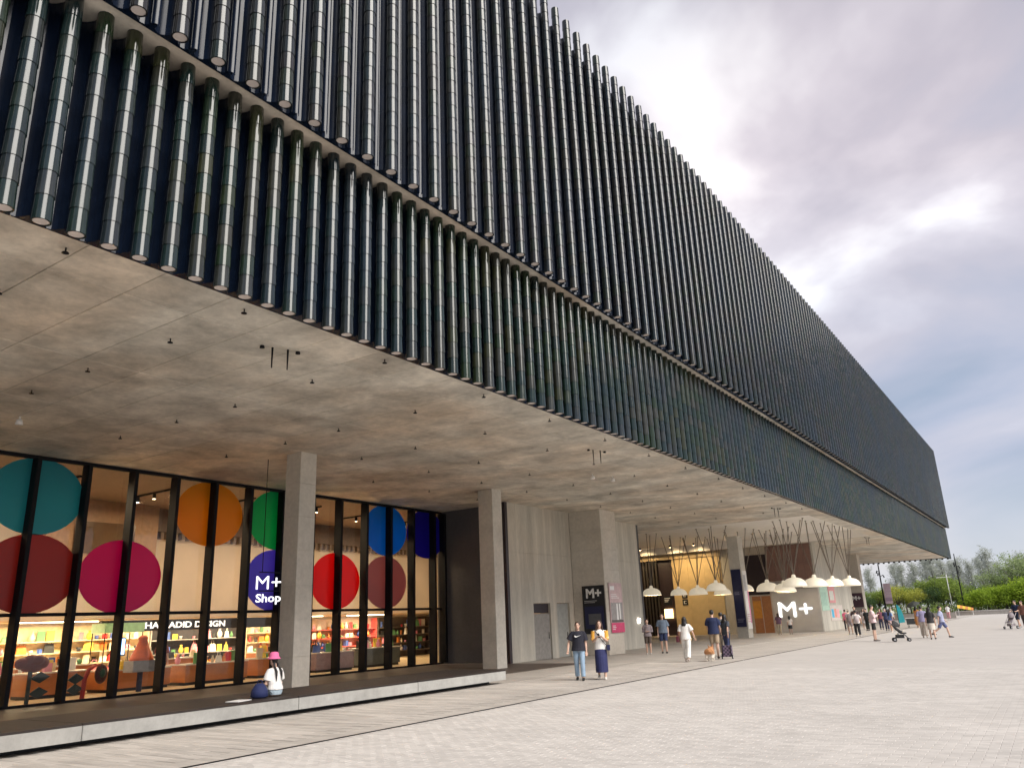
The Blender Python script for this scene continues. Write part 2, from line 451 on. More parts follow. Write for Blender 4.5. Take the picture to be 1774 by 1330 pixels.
M = {}
M['soffit'] = concrete('soffit_concrete', (0.62, 0.585, 0.51), stretch=(1, 1, 1), blotch=0.42, rnd=0.07, warm=0.42, coarse=0.75)
M['wall_c'] = concrete('board_marked_concrete', (0.54, 0.51, 0.44), stretch=(2.2, 2.2, 0.35), blotch=0.2, board=0.07, warm=0.2, coarse=0.5)
M['col_c'] = concrete('column_concrete', (0.54, 0.51, 0.45), blotch=0.12, warm=0.15, coarse=0.8)
M['bench_c'] = concrete('bench_concrete', (0.35, 0.345, 0.325), blotch=0.2, warm=0.1, coarse=0.9)
M['dark_wall'] = concrete('shade_dark_concrete', (0.11, 0.105, 0.11), blotch=0.15, warm=0.1)  # plain concrete with the alcove's shade painted into its tone
M['plaster'] = plain('white_plaster', (0.88, 0.84, 0.78), 0.8, var=0.05, scale=1.2)
M['steel_dark'] = plain('black_steel', (0.006, 0.006, 0.008), 0.6, var=0.2, spec=0.2)
M['bronze'] = plain('bronze_rod', (0.20, 0.165, 0.13), 0.4, metal=0.3)
M['timber_dark'] = plain('dark_stained_timber', (0.020, 0.012, 0.009), 0.6, var=0.3, scale=3)
M['terrace'] = plain('brown_terrace_stone', (0.085, 0.062, 0.05), 0.55, var=0.2, scale=2)
M['clay'] = plain('unglazed_clay', (0.62, 0.55, 0.51), 0.8, var=0.08)
M['backing'] = plain('dark_backing', (0.02, 0.02, 0.025), 0.6)
TL0, TLN, LP, LY0 = 6.86, 0.355, 0.446, 3.57
UL0, UTL, UP, UY0 = 10.30, 0.335, 0.659, 4.61
pal = [(0.0099, 0.021, 0.017), (0.0146, 0.0261, 0.0129), (0.0257, 0.0289, 0.0143), (0.0239, 0.0252, 0.0184), (0.0113, 0.0228, 0.0157), (0.0276, 0.0289, 0.0231), (0.009, 0.0163, 0.0143), (0.0174, 0.0261, 0.0133)]
pal2 = [(0.0122, 0.0187, 0.0168), (0.0152, 0.0212, 0.0144), (0.0202, 0.0207, 0.0163), (0.0177, 0.0172, 0.0173), (0.0122, 0.0157, 0.0178), (0.0211, 0.0217, 0.0208)]
M['tile_l'] = ceramic('green_glaze_lower', TL0, TLN, LY0, LP, pal)
M['tile_u'] = ceramic('green_glaze_upper', UL0, UTL, UY0, UP, pal2)
M['trough'] = plain('shade_dark_glaze', (0.004, 0.008, 0.019), 0.25, var=0.4, scale=1.5, spec=0.35)  # same ceramic as the tubes, recess self-shadow put into the colour
M['plaza'] = paving('plaza_paving', (0.482, 0.449, 0.415), 0.24, 0.12, joint=0.93, var=0.03, grain=0.05)
M['paver'] = paver_mat('granite_paver', (0.50, 0.466, 0.430), 0.24, 0.12, var=0.09, grain=0.09)
M['joint'] = plain('sand_joint', (0.36, 0.335, 0.31), 0.9)
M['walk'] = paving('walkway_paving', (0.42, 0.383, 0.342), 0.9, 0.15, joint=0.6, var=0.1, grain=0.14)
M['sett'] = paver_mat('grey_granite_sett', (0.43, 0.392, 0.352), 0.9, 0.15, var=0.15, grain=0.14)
M['ground'] = plain('far_paving', (0.30, 0.29, 0.26), 0.9, scale=0.1)
M['glass'] = glass_mat('shop_glass')
M['white'] = plain('white_paint', (0.78, 0.77, 0.75), 0.5, var=0.04)
M['lampshade'] = plain('cream_glass_shade', (0.80, 0.74, 0.62), 0.35, var=0.05)
M['lampshade'].node_tree.nodes['Principled BSDF'].inputs['Emission Color'].default_value = (1, 0.88, 0.66, 1)
M['lampshade'].node_tree.nodes['Principled BSDF'].inputs['Emission Strength'].default_value = 0.11
M['brown_panel'] = plain('brown_timber_panel', (0.22, 0.125, 0.10), 0.5, var=0.2, scale=1.0)
M['dk_panel'] = plain('near_black_panel', (0.03, 0.02, 0.024), 0.4)
M['gold'] = plain('honey_stone', (0.58, 0.43, 0.22), 0.55, var=0.1, scale=1.5)
M['navy'] = plain('navy_print', (0.012, 0.014, 0.06), 0.5)
M['blackp'] = plain('black_print', (0.012, 0.012, 0.015), 0.5)
M['pinkp'] = plain('pink_print', (0.55, 0.40, 0.40), 0.6)
M['magenta'] = plain('magenta_print', (0.60, 0.06, 0.16), 0.6)
M['slens'] = emit('spot lens', (1, 0.85, 0.62), 4)
M['glow'] = emit('white_neon', (1, 1, 1), 0.7)
M['screen'] = plain('brushed_metal', (0.55, 0.52, 0.48), 0.4, metal=0.3, var=0.1, scale=0.8)
def P(name, c, r=0.75, **k):
    key = 'p_'+name
    if key not in M: M[key] = plain(name, c, r, **k)
    return M[key]

# ================================================================== GROUND
g = MB(); g.add([(-1500, -300, -0.06), (1500, -300, -0.06), (1500, 3000, -0.06), (-1500, 3000, -0.06)], [(0, 1, 2, 3)])
tag(g.build('ground', M['ground']), 'grey open ground reaching to the horizon beyond the plaza', kind='structure')
JX = -10.3            # slot drain between plaza and walkway
g = MB(); g.box(JX+0.05, 70, -12, 139.5, -0.5, -0.006)
plaza = tag(g.build('plaza', M['plaza']), 'wide pale granite plaza paved in small rectangular pavers', kind='structure')
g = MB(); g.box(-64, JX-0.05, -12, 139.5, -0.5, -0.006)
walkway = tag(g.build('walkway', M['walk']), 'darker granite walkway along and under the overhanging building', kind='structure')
g = MB(); g.box(JX-0.05, JX+0.05, -12, 110, -0.5, -0.003)
tag(g.build('slot_drain', M['steel_dark']), 'thin dark slot drain between plaza and walkway', kind='structure')
g = MB(); g.box(JX+0.04, 69, 30.17, 30.27, -0.005, -0.001)
tag(g.build('expansion_joint', P('pale joint', (0.62, 0.58, 0.54))), 'pale straight joint line crossing the plaza', kind='structure')
g = MB(); g.box(-14.62, -14.50, 37, 86, -0.005, -0.001)
tag(g.build('floor_strip', P('pale strip', (0.58, 0.55, 0.5))), 'pale inlaid strip in the entrance floor', kind='structure')

def pave(parent, mt, bx, by, gap, xr, yr, skip=None, name='paver'):
    """300 nearest pavers one by one, the rest of the near field as one part"""
    cells = []
    r0, r1 = int(math.floor(yr[0]/by)), int(math.ceil(yr[1]/by))
    for r in range(r0, r1):
        off = 0.5*bx if r % 2 else 0
        c0, c1 = int(math.floor(xr[0]/bx))-1, int(math.ceil(xr[1]/bx))+1
        for c in range(c0, c1):
            x0 = c*bx+off; y0 = r*by
            if x0 < xr[0] or x0+bx > xr[1] or (skip and skip(x0+bx/2, y0+by/2)): continue
            q = project((x0+bx/2, y0+by/2, 0))
            if not q or q[0] < -90 or q[0] > 1870 or q[1] > 1420: continue
            vis = 0 <= q[0] <= 1774 and q[1] <= 1326
            cells.append((0 if vis else 1, q[2], x0, y0))
    cells.sort()
    hx, hy = (bx-gap)/2, (by-gap)/2
    def piece(mb, cx, cy, dz):
        b = 0.005
        mb.add([(cx-hx, cy-hy, -0.0035), (cx+hx, cy-hy, -0.0035), (cx+hx, cy+hy, -0.0035), (cx-hx, cy+hy, -0.0035),
                (cx-hx+b, cy-hy+b, dz), (cx+hx-b, cy-hy+b, dz), (cx+hx-b, cy+hy-b, dz), (cx-hx+b, cy+hy-b, dz)],
               [(4, 5, 6, 7), (0, 1, 5, 4), (1, 2, 6, 5), (2, 3, 7, 6), (3, 0, 4, 7)])
    mb = MB(); piece(mb, 0, 0, 0); pm = mb.mesh(name, mt)
    n = 0
    rest = MB()
    for k, (v, d, x0, y0) in enumerate(cells):
        dz = random.uniform(-0.0012, 0.0012)
        if k < 300:
            o = link(name, pm, parent, (x0+bx/2, y0+by/2, dz))
        else:
            piece(rest, x0+bx/2, y0+by/2, dz)
    if rest.v:
        tag(rest.build(name+'_field', mt, parent), kind='stuff')
pave(plaza, M['paver'], 0.24, 0.12, 0.005, (JX+0.06, 4), (6.2, 26), name='paver')
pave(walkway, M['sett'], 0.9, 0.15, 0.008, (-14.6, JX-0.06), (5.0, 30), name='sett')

# ================================================================== MUSEUM BUILDING
ZS = 7.05
bld = thing('museum_building', 'dark ceramic finned museum block hovering over the plaza on concrete columns', 'building', (-20, 60, 0))

# ---- cast soffit in formwork panels, joints recessed
Xe = [-10.24, -11.55, -15.05, -18.55, -22.05, -24.55]
panel_cache = {}
def soffit_panel(x0, x1, y0, y1):
    w, l = round(x1-x0, 3), round(y1-y0, 3)
    if (w, l) not in panel_cache:
        mb = MB(); b = 0.008
        hx, hy = w/2-0.006, l/2-0.006
        mb.add([(-hx+b, -hy+b, 0), (hx-b, -hy+b, 0), (hx-b, hy-b, 0), (-hx+b, hy-b, 0), (-hx, -hy, 0.012), (hx, -hy, 0.012), (hx, hy, 0.012), (-hx, hy, 0.012),
                (-hx, -hy, 0.06), (hx, -hy, 0.06), (hx, hy, 0.06), (-hx, hy, 0.06)],
               [(3, 2, 1, 0), (0, 1, 5, 4), (1, 2, 6, 5), (2, 3, 7, 6), (3, 0, 4, 7), (4, 5, 9, 8), (5, 6, 10, 9), (6, 7, 11, 10), (7, 4, 8, 11)])
        panel_cache[(w, l)] = mb.mesh('soffit_panel', M['soffit'])
    link('soffit_panel', panel_cache[(w, l)], bld, ((x0+x1)/2, (y0+y1)/2, ZS))
PY0, PP = 1.34, 1.1855
ys = [PY0+PP*k for k in range(40)]          # up to 47.57
ys[-1] = 48.0
for i in range(5):
    for k in range(39):
        soffit_panel(Xe[i+1], Xe[i], ys[k], ys[k+1])
# far soffit beyond the entrance recess: longer pours
for x0, x1 in ((-13.6, -10.24), (-17.0, -13.6), (-20.4, -17.0), (-23.8, -20.4)):
    for k in range(12):
        y0 = 67+k*3.5
        soffit_panel(x0, x1, y0, y0+3.5)
for k in range(4):                            # strip in front of the recess
    soffit_panel(-11.3, -10.13, 48+k*4.75, 48+(k+1)*4.75)
slab = MB()
slab.box(-60, -10.26, -8, 48, 7.115, 7.7)
slab.box(-60, -10.26, -8, 1.33, 7.05, 7.11)
slab.box(-60, -24.57, 1.34, 48, 7.05, 7.11)
slab.box(-60, -10.26, 67, 109.2, 7.115, 7.7)
slab.box(-60, -23.81, 67, 109, 7.05, 7.11)
slab.box(-11.28, -10.26, 48.01, 66.99, 7.115, 7.7)
slab.build('podium_slab', M['soffit'], bld)
g = MB(); g.box(-60, -11.3, 48.005, 66.995, 7.66, 7.7)
g.build('recess_ceiling', M['plaster'], bld)
g = MB()
g.box(-11.34, -11.3, 48.02, 66.98, 7.055, 7.655)
g.box(-60, -11.36, 66.95, 66.99, 7.055, 7.655)
g.build('recess_fascia', M['plaster'], bld)
# ---- the dark box behind the fins
g = MB()
g.box(-60, -10.24, -8, 108.6, 7.72, 10.42)
g.box(-60, -9.62, -8, 107.1, 10.62, 19.1)
g.build('facade_core', M['backing'], bld)
g = MB(); g.box(-60, -9.56, -8, 107.2, 10.425, 10.615)
g.build('overhang_slab', M['soffit'], bld)
g = MB(); g.box(-60, -9.7, -8, 107, 19.105, 19.3)
g.build('roof', M['backing'], bld)

# ---- ceramic fins: a scalloped trough and a column of overlapping tube tiles
ARC = [math.radians(a) for a in range(-150, 151, 15)]
def tile_geo(mb, z, L, rb=0.122, rt=0.112, mi=0, arc=ARC, y=0, x=0, lip=True):
    n = len(arc)
    fl = [1.012 if (i % 2 and n > 9) else 0.99 for i in range(n)]        # shallow flutes pressed into the tube
    vs = [(x+rb*q*math.cos(a), y+rb*q*math.sin(a), z) for a, q in zip(arc, fl)] + [(x+rt*q*math.cos(a), y+rt*q*math.sin(a), z+L) for a, q in zip(arc, fl)]
    fs = [(i, i+1, n+i+1, n+i) for i in range(n-1)]
    mb.add(vs, fs, mi, True)
    if lip:
        r3 = rb-0.022
        mb.add([(x+rb*math.cos(a), y+rb*math.sin(a), z) for a in arc] + [(x+r3*math.cos(a), y+r3*math.sin(a), z) for a in arc],
               [(i+1, i, n+i, n+i+1) for i in range(n-1)], mi)
def cap_geo(mb, z, r=0.104, mi=2, n=16, x=0, y=0, rr=0.122):
    mb.add([(x+r*math.cos(2*math.pi*k/n), y+r*math.sin(2*math.pi*k/n), z) for k in range(n)], [tuple(reversed(range(n)))], mi)
def trough_low(p):
    h = p/2
    half = [(-0.36, h), (-0.35, 0.165), (-0.29, 0.115), (-0.19, 0.07), (-0.09, 0.06)]
    return [(x, -y) for x, y in half] + [(x, y) for x, y in reversed(half)]
def trough_up(p):
    h = p/2
    a = [(-0.13, -h), (-0.155, -h+0.05), (-0.22, -h+0.05), (-0.26, -h+0.09), (-0.27, -0.17), (-0.23, -0.11), (-0.16, -0.06), (-0.09, -0.055)]
    return a + [(x, -y) for x, y in reversed(a)]
def extrude_trough(mb, prof, z0, z1, back, mi=0):
    n = len(prof)
    mb.add([(x, y, z0) for x, y in prof] + [(x, y, z1) for x, y in prof], [(i, i+1, n+i+1, n+i) for i in range(n-1)], mi, False)
    mb.add([(x, y, z0) for x, y in prof] + [(back, prof[-1][1], z0), (back, prof[0][1], z0)], [tuple(reversed(range(n+2)))], mi)
    mb.add([(x, y, z1) for x, y in prof] + [(back, prof[-1][1], z1), (back, prof[0][1], z1)], [tuple(range(n+2))], mi)
def fin(kind, tiles, arc=ARC, lip=True):
    """a fin mesh with the tile indices in `tiles`; kind l (lower) or u (upper)"""
    mb = MB()
    if kind == 'l':
        z0, tl, nt_, p = TL0, TLN, 10, LP
        extrude_trough(mb, trough_low(p), z0+0.13, 10.40, -0.39)
        ztop = z0+nt_*tl
    else:
        z0, tl, nt_, p = UL0, UTL, 28, UP
        extrude_trough(mb, trough_up(p), z0+0.09, 19.1, -0.31)
        ztop = z0+nt_*tl
    for k in tiles:
        tile_geo(mb, z0+k*tl, tl+0.012, mi=1, arc=arc, lip=lip)
    if 0 in tiles:
        cap_geo(mb, z0+0.012)
    if kind == 'u':
        cap_geo(mb, ztop-0.01, r=0.11, mi=1)
        mb.add([(0.112*math.cos(2*math.pi*k/12), 0.112*math.sin(2*math.pi*k/12), ztop) for k in range(12)], [tuple(range(12))], 1)
        # slim tube running between the main ones
        for s_ in (-1, 1):
            ar = [math.radians(a) for a in (range(0, 91, 30) if s_ < 0 else range(-90, 1, 30))]
            tile_geo(mb, z0+0.04, 9.0, rb=0.062, rt=0.062, mi=0, arc=ar, x=-0.12, y=s_*p/2, lip=False)
    return mb
fin_mats_l = [M['trough'], M['tile_l'], M['clay']]
fin_mats_u = [M['trough'], M['tile_u'], M['clay']]
me_l_full = fin('l', range(10)).mesh('ceramic_fin', fin_mats_l)
me_l_bare = fin('l', []).mesh('ceramic_fin', fin_mats_l)
me_u_full = fin('u', range(28)).mesh('ceramic_fin', fin_mats_u)
me_u_part = fin('u', range(5, 28)).mesh('ceramic_fin', fin_mats_u)
def one_tile(L, mt, cap):
    mb = MB(); tile_geo(mb, 0, L+0.012)
    if cap: cap_geo(mb, 0.012, mi=1)
    return mb.mesh('tile', [mt, M['clay']])
t_l, t_lc = one_tile(TLN, M['tile_l'], False), one_tile(TLN, M['tile_l'], True)
t_u, t_uc = one_tile(UTL, M['tile_u'], False), one_tile(UTL, M['tile_u'], True)
XL, XU = -9.84, -9.24
NL, NU = 235, 155
for k in range(-4, 150):
    y = LY0+LP*k
    near = -1 <= k < 21
    f = link('ceramic_fin', me_l_bare if near else me_l_full, bld, (XL, y, 0))
    if near:
        for i in range(10):
            link('tile', t_lc if i == 0 else t_l, f, (XL, y, TL0+i*TLN))
for k in range(-4, 135):
    y = UY0+UP*k
    near = -1 <= k < 15
    f = link('ceramic_fin', me_u_part if near else me_u_full, bld, (XU, y, 0))
    if near:
        for i in range(5):
            link('tile', t_uc if i == 0 else t_u, f, (XU, y, UL0+i*UTL))
# the farthest fins (past the part limit) and those just outside the frame
ARC2 = [math.radians(a) for a in (-150, -75, 0, 75, 150)]
def fin_row(kind, ks, y0, p, X, mats):
    src = fin(kind, [0], ARC2, False)
    big = MB()
    ztop = TL0+10*TLN if kind == 'l' else UL0+28*UTL
    z0, tl = (TL0, TLN) if kind == 'l' else (UL0, UTL)
    tile_geo(src, z0+tl, ztop-z0-tl, rb=0.118, rt=0.118, mi=1, arc=ARC2, lip=False)
    for k in ks:
        b = len(big.v)
        big.v.extend([(v[0]+X, v[1]+y0+p*k, v[2]) for v in src.v])
        big.f.extend([tuple(i+b for i in f_) for f_ in src.f]); big.mi.extend(src.mi); big.sm.extend(src.sm)
    tag(big.build('ceramic_fin_row', mats, bld), kind='stuff')
fin_row('l', list(range(-24, -4))+list(range(150, NL)), LY0, LP, XL, fin_mats_l)
fin_row('u', list(range(-17, -4))+list(range(135, NU)), UY0, UP, XU, fin_mats_u)
# fins on the far end of the block, seen hanging below the soffit edge
big = MB()
for k in range(60):
    x = -10.2-0.6*k
    for z0, z1, yy in ((TL0, 10.4, 108.95), (UL0, 19.68, 107.5)):
        big.tube([(x, yy, z0), (x, yy, z1)], 0.12, 8, 0)
        big.box(x-0.3, x+0.3, yy-0.28, yy-0.2, z0+0.13, z1-0.4, 1)
tag(big.build('end_fin_row', [M['tile_l'], M['trough']], bld), kind='stuff')

# ---- columns, each of stacked pours
def column(x0, x1, y0, y1, lab=None, base=0.0):
    c = MB().box(x0+0.02, x1-0.02, y0+0.02, y1-0.02, base, ZS)
    col_o = c.build('column', M['col_c'], bld)
    z = base; hs = [1.02]*7
    k = 0
    while z < ZS-0.05:
        h = min(1.01, ZS-z-0.002)
        MB().box(x0, x1, y0, y1, z+0.004, z+h-0.004, 0, 0.012).build('pour', M['col_c'], col_o)
        z += h; k += 1
    return col_o
column(-19.22, -18.55, 15.88, 16.52)
column(-19.30, -18.58, 26.05, 26.72)
column(-20.28, -18.46, 35.25, 36.95)
column(-19.25, -18.45, 56.3, 57.3)
column(-17.75, -16.55, 88.0, 89.2)

# ---- concrete walls
def wall(x0, x1, y0, y1, mt, z1=ZS, z0=0, name='wall'):
    return MB().box(x0, x1, y0, y1, z0, z1).build(name, mt, bld)
# wall with door: pieces butt round the openings (plane X=-20.3, Y 29.4..43.3)
wx0, wx1 = -20.9, -20.3
w = MB()
w.box(wx0, wx1, 29.62, 31.5, 0, 2.52); w.box(wx0, wx1, 33.0, 33.6, 0, 2.52); w.box(wx0, wx1, 34.82, 43.3, 0, 2.52)
w.box(wx0, wx1, 29.62, 43.3, 2.54, 4.78); w.box(wx0, wx1, 29.62, 43.3, 4.80, ZS)
w.box(wx0, wx1-0.02, 29.62, 43.3, 2.52, 2.54); w.box(wx0, wx1-0.02, 29.62, 43.3, 4.78, 4.80)
wall_o = w.build('concrete_wall', M['wall_c'], bld)
MB().box(wx0+0.3, wx1-0.12, 31.52, 32.98, 2.08, 2.5).build('dark_transom', M['dk_panel'], bld)
d = MB().box(wx0+0.3, wx1-0.06, 31.54, 32.96, 0.01, 2.05).build('door', P('door grey', (0.30, 0.28, 0.255), 0.6), bld)
h_ = MB(); h_.tube([(-20.32, 32.8, 0.9), (-20.32, 32.8, 1.2)], 0.014); h_.tube([(-20.37, 32.8, 0.95), (-20.32, 32.8, 0.95)], 0.01); h_.build('handle', M['steel_dark'], d)
d = MB().box(wx0+0.3, wx1-0.1, 33.62, 34.80, 0.01, 2.5).build('door', P('pale door', (0.38, 0.38, 0.35), 0.6), bld)
MB().tube([(-20.36, 34.6, 0.95), (-20.36, 34.6, 1.15)], 0.014).build('handle', M['steel_dark'], d)
wall(-20.9, -20.3, 29.42, 29.62, M['dk_panel'], name='wall_end')
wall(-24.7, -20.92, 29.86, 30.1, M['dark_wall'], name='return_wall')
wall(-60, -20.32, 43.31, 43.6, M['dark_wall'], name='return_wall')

# ---- shop front
GX = -24.4
sf = MB()
ml = [10.8+1.514*k for k in range(-5, 13)] + [29.72]
sf.box(GX-0.06, GX+0.06, 1, 29.8, 6.93, 7.045)
sf.box(GX-0.06, GX+0.06, 1, 29.8, 0.0, 0.07)
sf.box(GX-0.05, GX+0.07, 1, 29.8, 2.42, 2.52)
shop = sf.build('shop_front', M['steel_dark'], bld)
mm = MB(); mm.box(-0.05, 0.34, -0.06, 0.06, 0.07, 6.93); mu = mm.mesh('mullion', M['steel_dark'])
for y in ml: link('mullion', mu, shop, (GX, y, 0))
pl_, pu_ = None, None
for a, b in zip(ml[:-1], ml[1:]):
    w_ = b-a-0.12
    if w_ < 0.3: continue
    for z0, z1 in ((0.08, 2.41), (2.53, 6.92)):
        MB().box(-0.006, 0.006, -w_/2, w_/2, z0, z1).build('pane', M['glass'], shop, (GX-0.02, (a+b)/2, 0))
discs = [(11.0, 5.85, (0.04, 0.34, 0.42), 'teal'), (11.1, 3.62, (0.40, 0.045, 0.03), 'maroon'), (13.83, 3.6, (0.62, 0.002, 0.20), 'magenta'), (16.87, 5.83, (0.66, 0.30, 0.003), 'ochre'), (19.85, 5.85, (0.004, 0.46, 0.15), 'green'), (19.85, 3.6, (0.16, 0.11, 0.75), 'violet'), (22.95, 3.63, (0.82, 0.014, 0.01), 'red'), (25.9, 5.9, (0.003, 0.22, 0.72), 'blue'), (25.9, 3.63, (0.46, 0.19, 0.19), 'mauve'), (28.65, 5.9, (0.022, 0.012, 0.36), 'navy')]
for y, z, c, nm in discs:
    mb = MB(); n = 40
    mb.add([(0, -1.36*math.cos(2*math.pi*k/n), 1.13*math.sin(2*math.pi*k/n)) for k in range(n)] + [(-0.003, -1.36*math.cos(2*math.pi*k/n), 1.13*math.sin(2*math.pi*k/n)) for k in range(n)],
           [tuple(range(n)), tuple(reversed(range(n, 2*n)))] + [(k, n+k, n+(k+1) % n, (k+1) % n) for k in range(n)])
    mt, t, b_ = mat_new('disc_'+nm)
    tr = t.nodes.new('ShaderNodeBsdfTranslucent'); tr.inputs[0].default_value = (*c, 1)
    b_.inputs['Base Color'].default_value = (*c, 1); b_.inputs['Roughness'].default_value = 0.3
    mxs = t.nodes.new('ShaderNodeMixShader'); mxs.inputs[0].default_value = 0.5
    t.links.new(b_.outputs[0], mxs.inputs[1]); t.links.new(tr.outputs[0], mxs.inputs[2]); t.links.new(mxs.outputs[0], t.nodes['Material Output'].inputs[0])
    o = mb.build('sticker_disc', mt, shop, (GX+0.002, y, z)); o['label'] = 'large round %s film on the shop glass' % nm
# ---- shop interior shell
MB().box(-34, GX-0.07, 1, 40, -0.05, 0.012).build('shop_floor', P('shop floor', (0.55, 0.42, 0.26), 0.35, scale=1.0), bld)
w = MB(); w.box(-31.6, -31.3, 1, 40, 2.5, 7.04); w.box(-34, -31.3, 39.8, 40, 0, 2.5); w.box(-34, -33.8, 1, 39.8, 0, 2.5); w.box(-33.8, -31.6, 1, 39.8, 2.45, 2.5)
w.box(-31.29, GX-0.08, 39.8, 40, 0.012, 7.04); w.box(-33.79, GX-0.08, 0.8, 1, 0.012, 2.44)
w.build('shop_wall', P('warm plaster', (0.62, 0.52, 0.42), 0.8, var=0.06, scale=0.8), bld)
MB().box(-31.29, GX-0.08, 1.01, 39.79, 6.96, 7.04).build('shop_ceiling', P('brown ceiling', (0.17, 0.11, 0.075), 0.7), bld)
MB().box(-31.28, -30.4, 14.2, 18.6, 4.5, 6.95).build('timber_bulkhead', P('brown bulkhead', (0.30, 0.17, 0.09), 0.6), bld)
w = MB(); w.box(-30.39, -30.36, 15.2, 17.6, 4.9, 6.1); w.build('bulkhead_window', P('bulkhead window', (0.10, 0.055, 0.03), 0.2), bld)
w = MB(); w.box(-31.28, -30.9, 18.62, 39.7, 6.0, 6.95)
w.build('dark_frieze', P('frieze', (0.14, 0.10, 0.085), 0.7), bld)
fz = MB()
for k in range(64): fz.box(-31.29, -31.0, 18.8+0.33*k, 18.95+0.33*k, 5.72, 5.99)
tag(fz.build('frieze_tooth', P('frieze tooth', (0.20, 0.15, 0.12), 0.7), bld), kind='stuff')
# terrace between bench and glass
tag(MB().box(-24.3, -16.5, -6, 29.4, -0.004, 0.0).build('terrace', M['terrace']), 'dark brown terrace floor between the long bench and the shop glass', kind='structure')

# ---- entrance block
eb = MB()
eb.box(-60, -28.62, 68.2, 68.4, 0, 7.04)
eb.build('entrance_back_wall', M['dk_panel'], bld)
sl = MB().box(-0.07, 0.07, -0.1, 0.1, 0.02, 6.8).mesh('slat', P('slat brown', (0.035, 0.028, 0.022), 0.5))
for k in range(14): link('slat', sl, bld, (-34.2+0.31*k, 68.0, 0))
gw = MB().box(-28.6, -24.0, 67.9, 68.6, 0.0, 6.95).build('stone_wall', M['gold'], bld)
sb_ = MB().box(-0.745, 0.745, -0.02, 0.0, 0.005, 0.855).mesh('stone_panel', M['gold'])
for i in range(3):
    for k in range(8):
        link('stone_panel', sb_, gw, (-27.83+1.53*i, 67.9, 0.05+0.86*k))
MB().box(-34.5, -23.9, 67.7, 67.88, 6.6, 7.04).build('lintel', P('lintel', (0.40, 0.30, 0.17), 0.6), bld)
co = MB(); co.box(-24.0, -16.1, 68.0, 80.5, 0.0, 7.045)
co.build('entrance_core', M['wall_c'], bld)
MB().box(-21.85, -20.05, 67.95, 67.998, 3.1, 6.4).build('dark_panel', M['dk_panel'], bld)
br_ = MB().box(-0.305, 0.305, -0.05, 0.0, 0, 2.9).mesh('timber_panel', M['brown_panel'])
for k in range(6): link('timber_panel', br_, bld, (-19.7+0.63*k, 67.998, 4.13))
MB().box(-20.0, -16.25, 67.93, 67.998, 6.98-2.95-0.6, 4.1).build('panel_sill', P('panel sill', (0.34, 0.3, 0.27), 0.5), bld)
dr = MB().box(-21.7, -19.95, 67.94, 67.998, 0.0, 3.0).build('lobby_opening', P('lobby orange', (0.34, 0.14, 0.05), 0.5), bld)
dd = MB(); dd.box(-21.72, -21.62, 67.88, 67.94, 0, 3.06); dd.box(-20.03, -19.93, 67.88, 67.94, 0, 3.06); dd.box(-21.62, -20.03, 67.88, 67.94, 2.98, 3.06); dd.box(-20.86, -20.82, 67.9, 67.94, 0, 2.98)
dd.build('frame', P('lobby frame', (0.45, 0.40, 0.34), 0.5), dr)
MB().box(-21.6, -20.9, 67.935, 67.94, 1.2, 2.6).build('orange_poster', P('orange poster', (0.55, 0.24, 0.03), 0.6), dr)
sc = MB().box(-19.9, -16.15, 67.93, 67.998, 0.02, 3.38).build('metal_screen', M['screen'], bld)
me = text_mesh('M+', 1.75, M['glow'], 0.03, -0.004, width=2.7)
o = link('glowing_letters', me, sc, (-18.15, 67.88, 1.2)); o.rotation_euler = (math.pi/2, 0, 0)

# ================================================================== BENCH, BANNERS, LAMPS, CEILING FITTINGS
b = thing('long_bench', 'long low bench of concrete with a dark timber top in front of the shop', 'bench', (-15.2, 10, 0))
bl = [-2.0, 2.9, 7.55, 12.2, 16.1, 20.05]
for y0, y1 in zip(bl[:-1], bl[1:]):
    MB().box(-16.3, -14.0, y0+0.006, y1-0.006, 0.10, 0.335, 0, 0.012).build('concrete_block', M['bench_c'], b)
MB().box(-16.1, -14.45, -1.9, 19.8, 0.0, 0.098).build('plinth', M['backing'], b)
pm_ = {}
for y0, y1 in zip(bl[:-1], bl[1:]):
    n = 12
    for k in range(n):
        w_ = 2.28/n
        L = y1-y0-0.02
        key = round(L, 3)
        if key not in pm_: pm_[key] = MB().box(-w_/2+0.005, w_/2-0.005, -L/2, L/2, 0, 0.036).mesh('plank', M['timber_dark'])
        link('plank', pm_[key], b, (-14.02-w_*(k+0.5), (y0+y1)/2, 0.337))

def bars(mb, x0, x1, z, n, h, gap, mi, axis, at):
    for k in range(n):
        e = x1 - (x1-x0)*random.uniform(0.0, 0.4)
        zz = z-k*(h+gap)
        if axis == 'x': mb.box(x0, e, at-0.004, at-0.001, zz-h, zz, mi)
        else: mb.box(at+0.001, at+0.004, x0, e, zz-h, zz, mi)
# banner pair on the third column
bn = thing('black_banner', 'black hanging banner with white M+ lettering on the shaded side of the third column', 'banner', (-19.0, 35.2, 1.15))
MB().box(-19.75, -18.5, 35.20, 35.225, 1.0, 3.3).build('cloth', M['blackp'], bn)
o = link('lettering', text_mesh('M+', 0.62, M['white'], 0.004, 0.02, width=0.86), bn, (-19.1, 35.195, 2.72)); o.rotation_euler = (math.pi/2, 0, 0)
mb = MB(); mb.box(-19.65, -18.6, 35.19, 35.199, 1.25, 2.3, 0); mb.box(-19.45, -18.75, 35.18, 35.189, 1.45, 1.95, 1)
mb.build('print', [M['navy'], P('grey print', (0.10, 0.10, 0.11))], bn)
mb = MB(); bars(mb, -19.65, -18.65, 2.58, 2, 0.025, 0.05, 0, 'x', 35.199); mb.build('print_line', P('pale print', (0.45, 0.44, 0.43)), bn)
bn = thing('pink_banner', 'pale pink exhibition banner with a grey picture and magenta foot on the third column', 'banner', (-18.4, 36.5, 1.05))
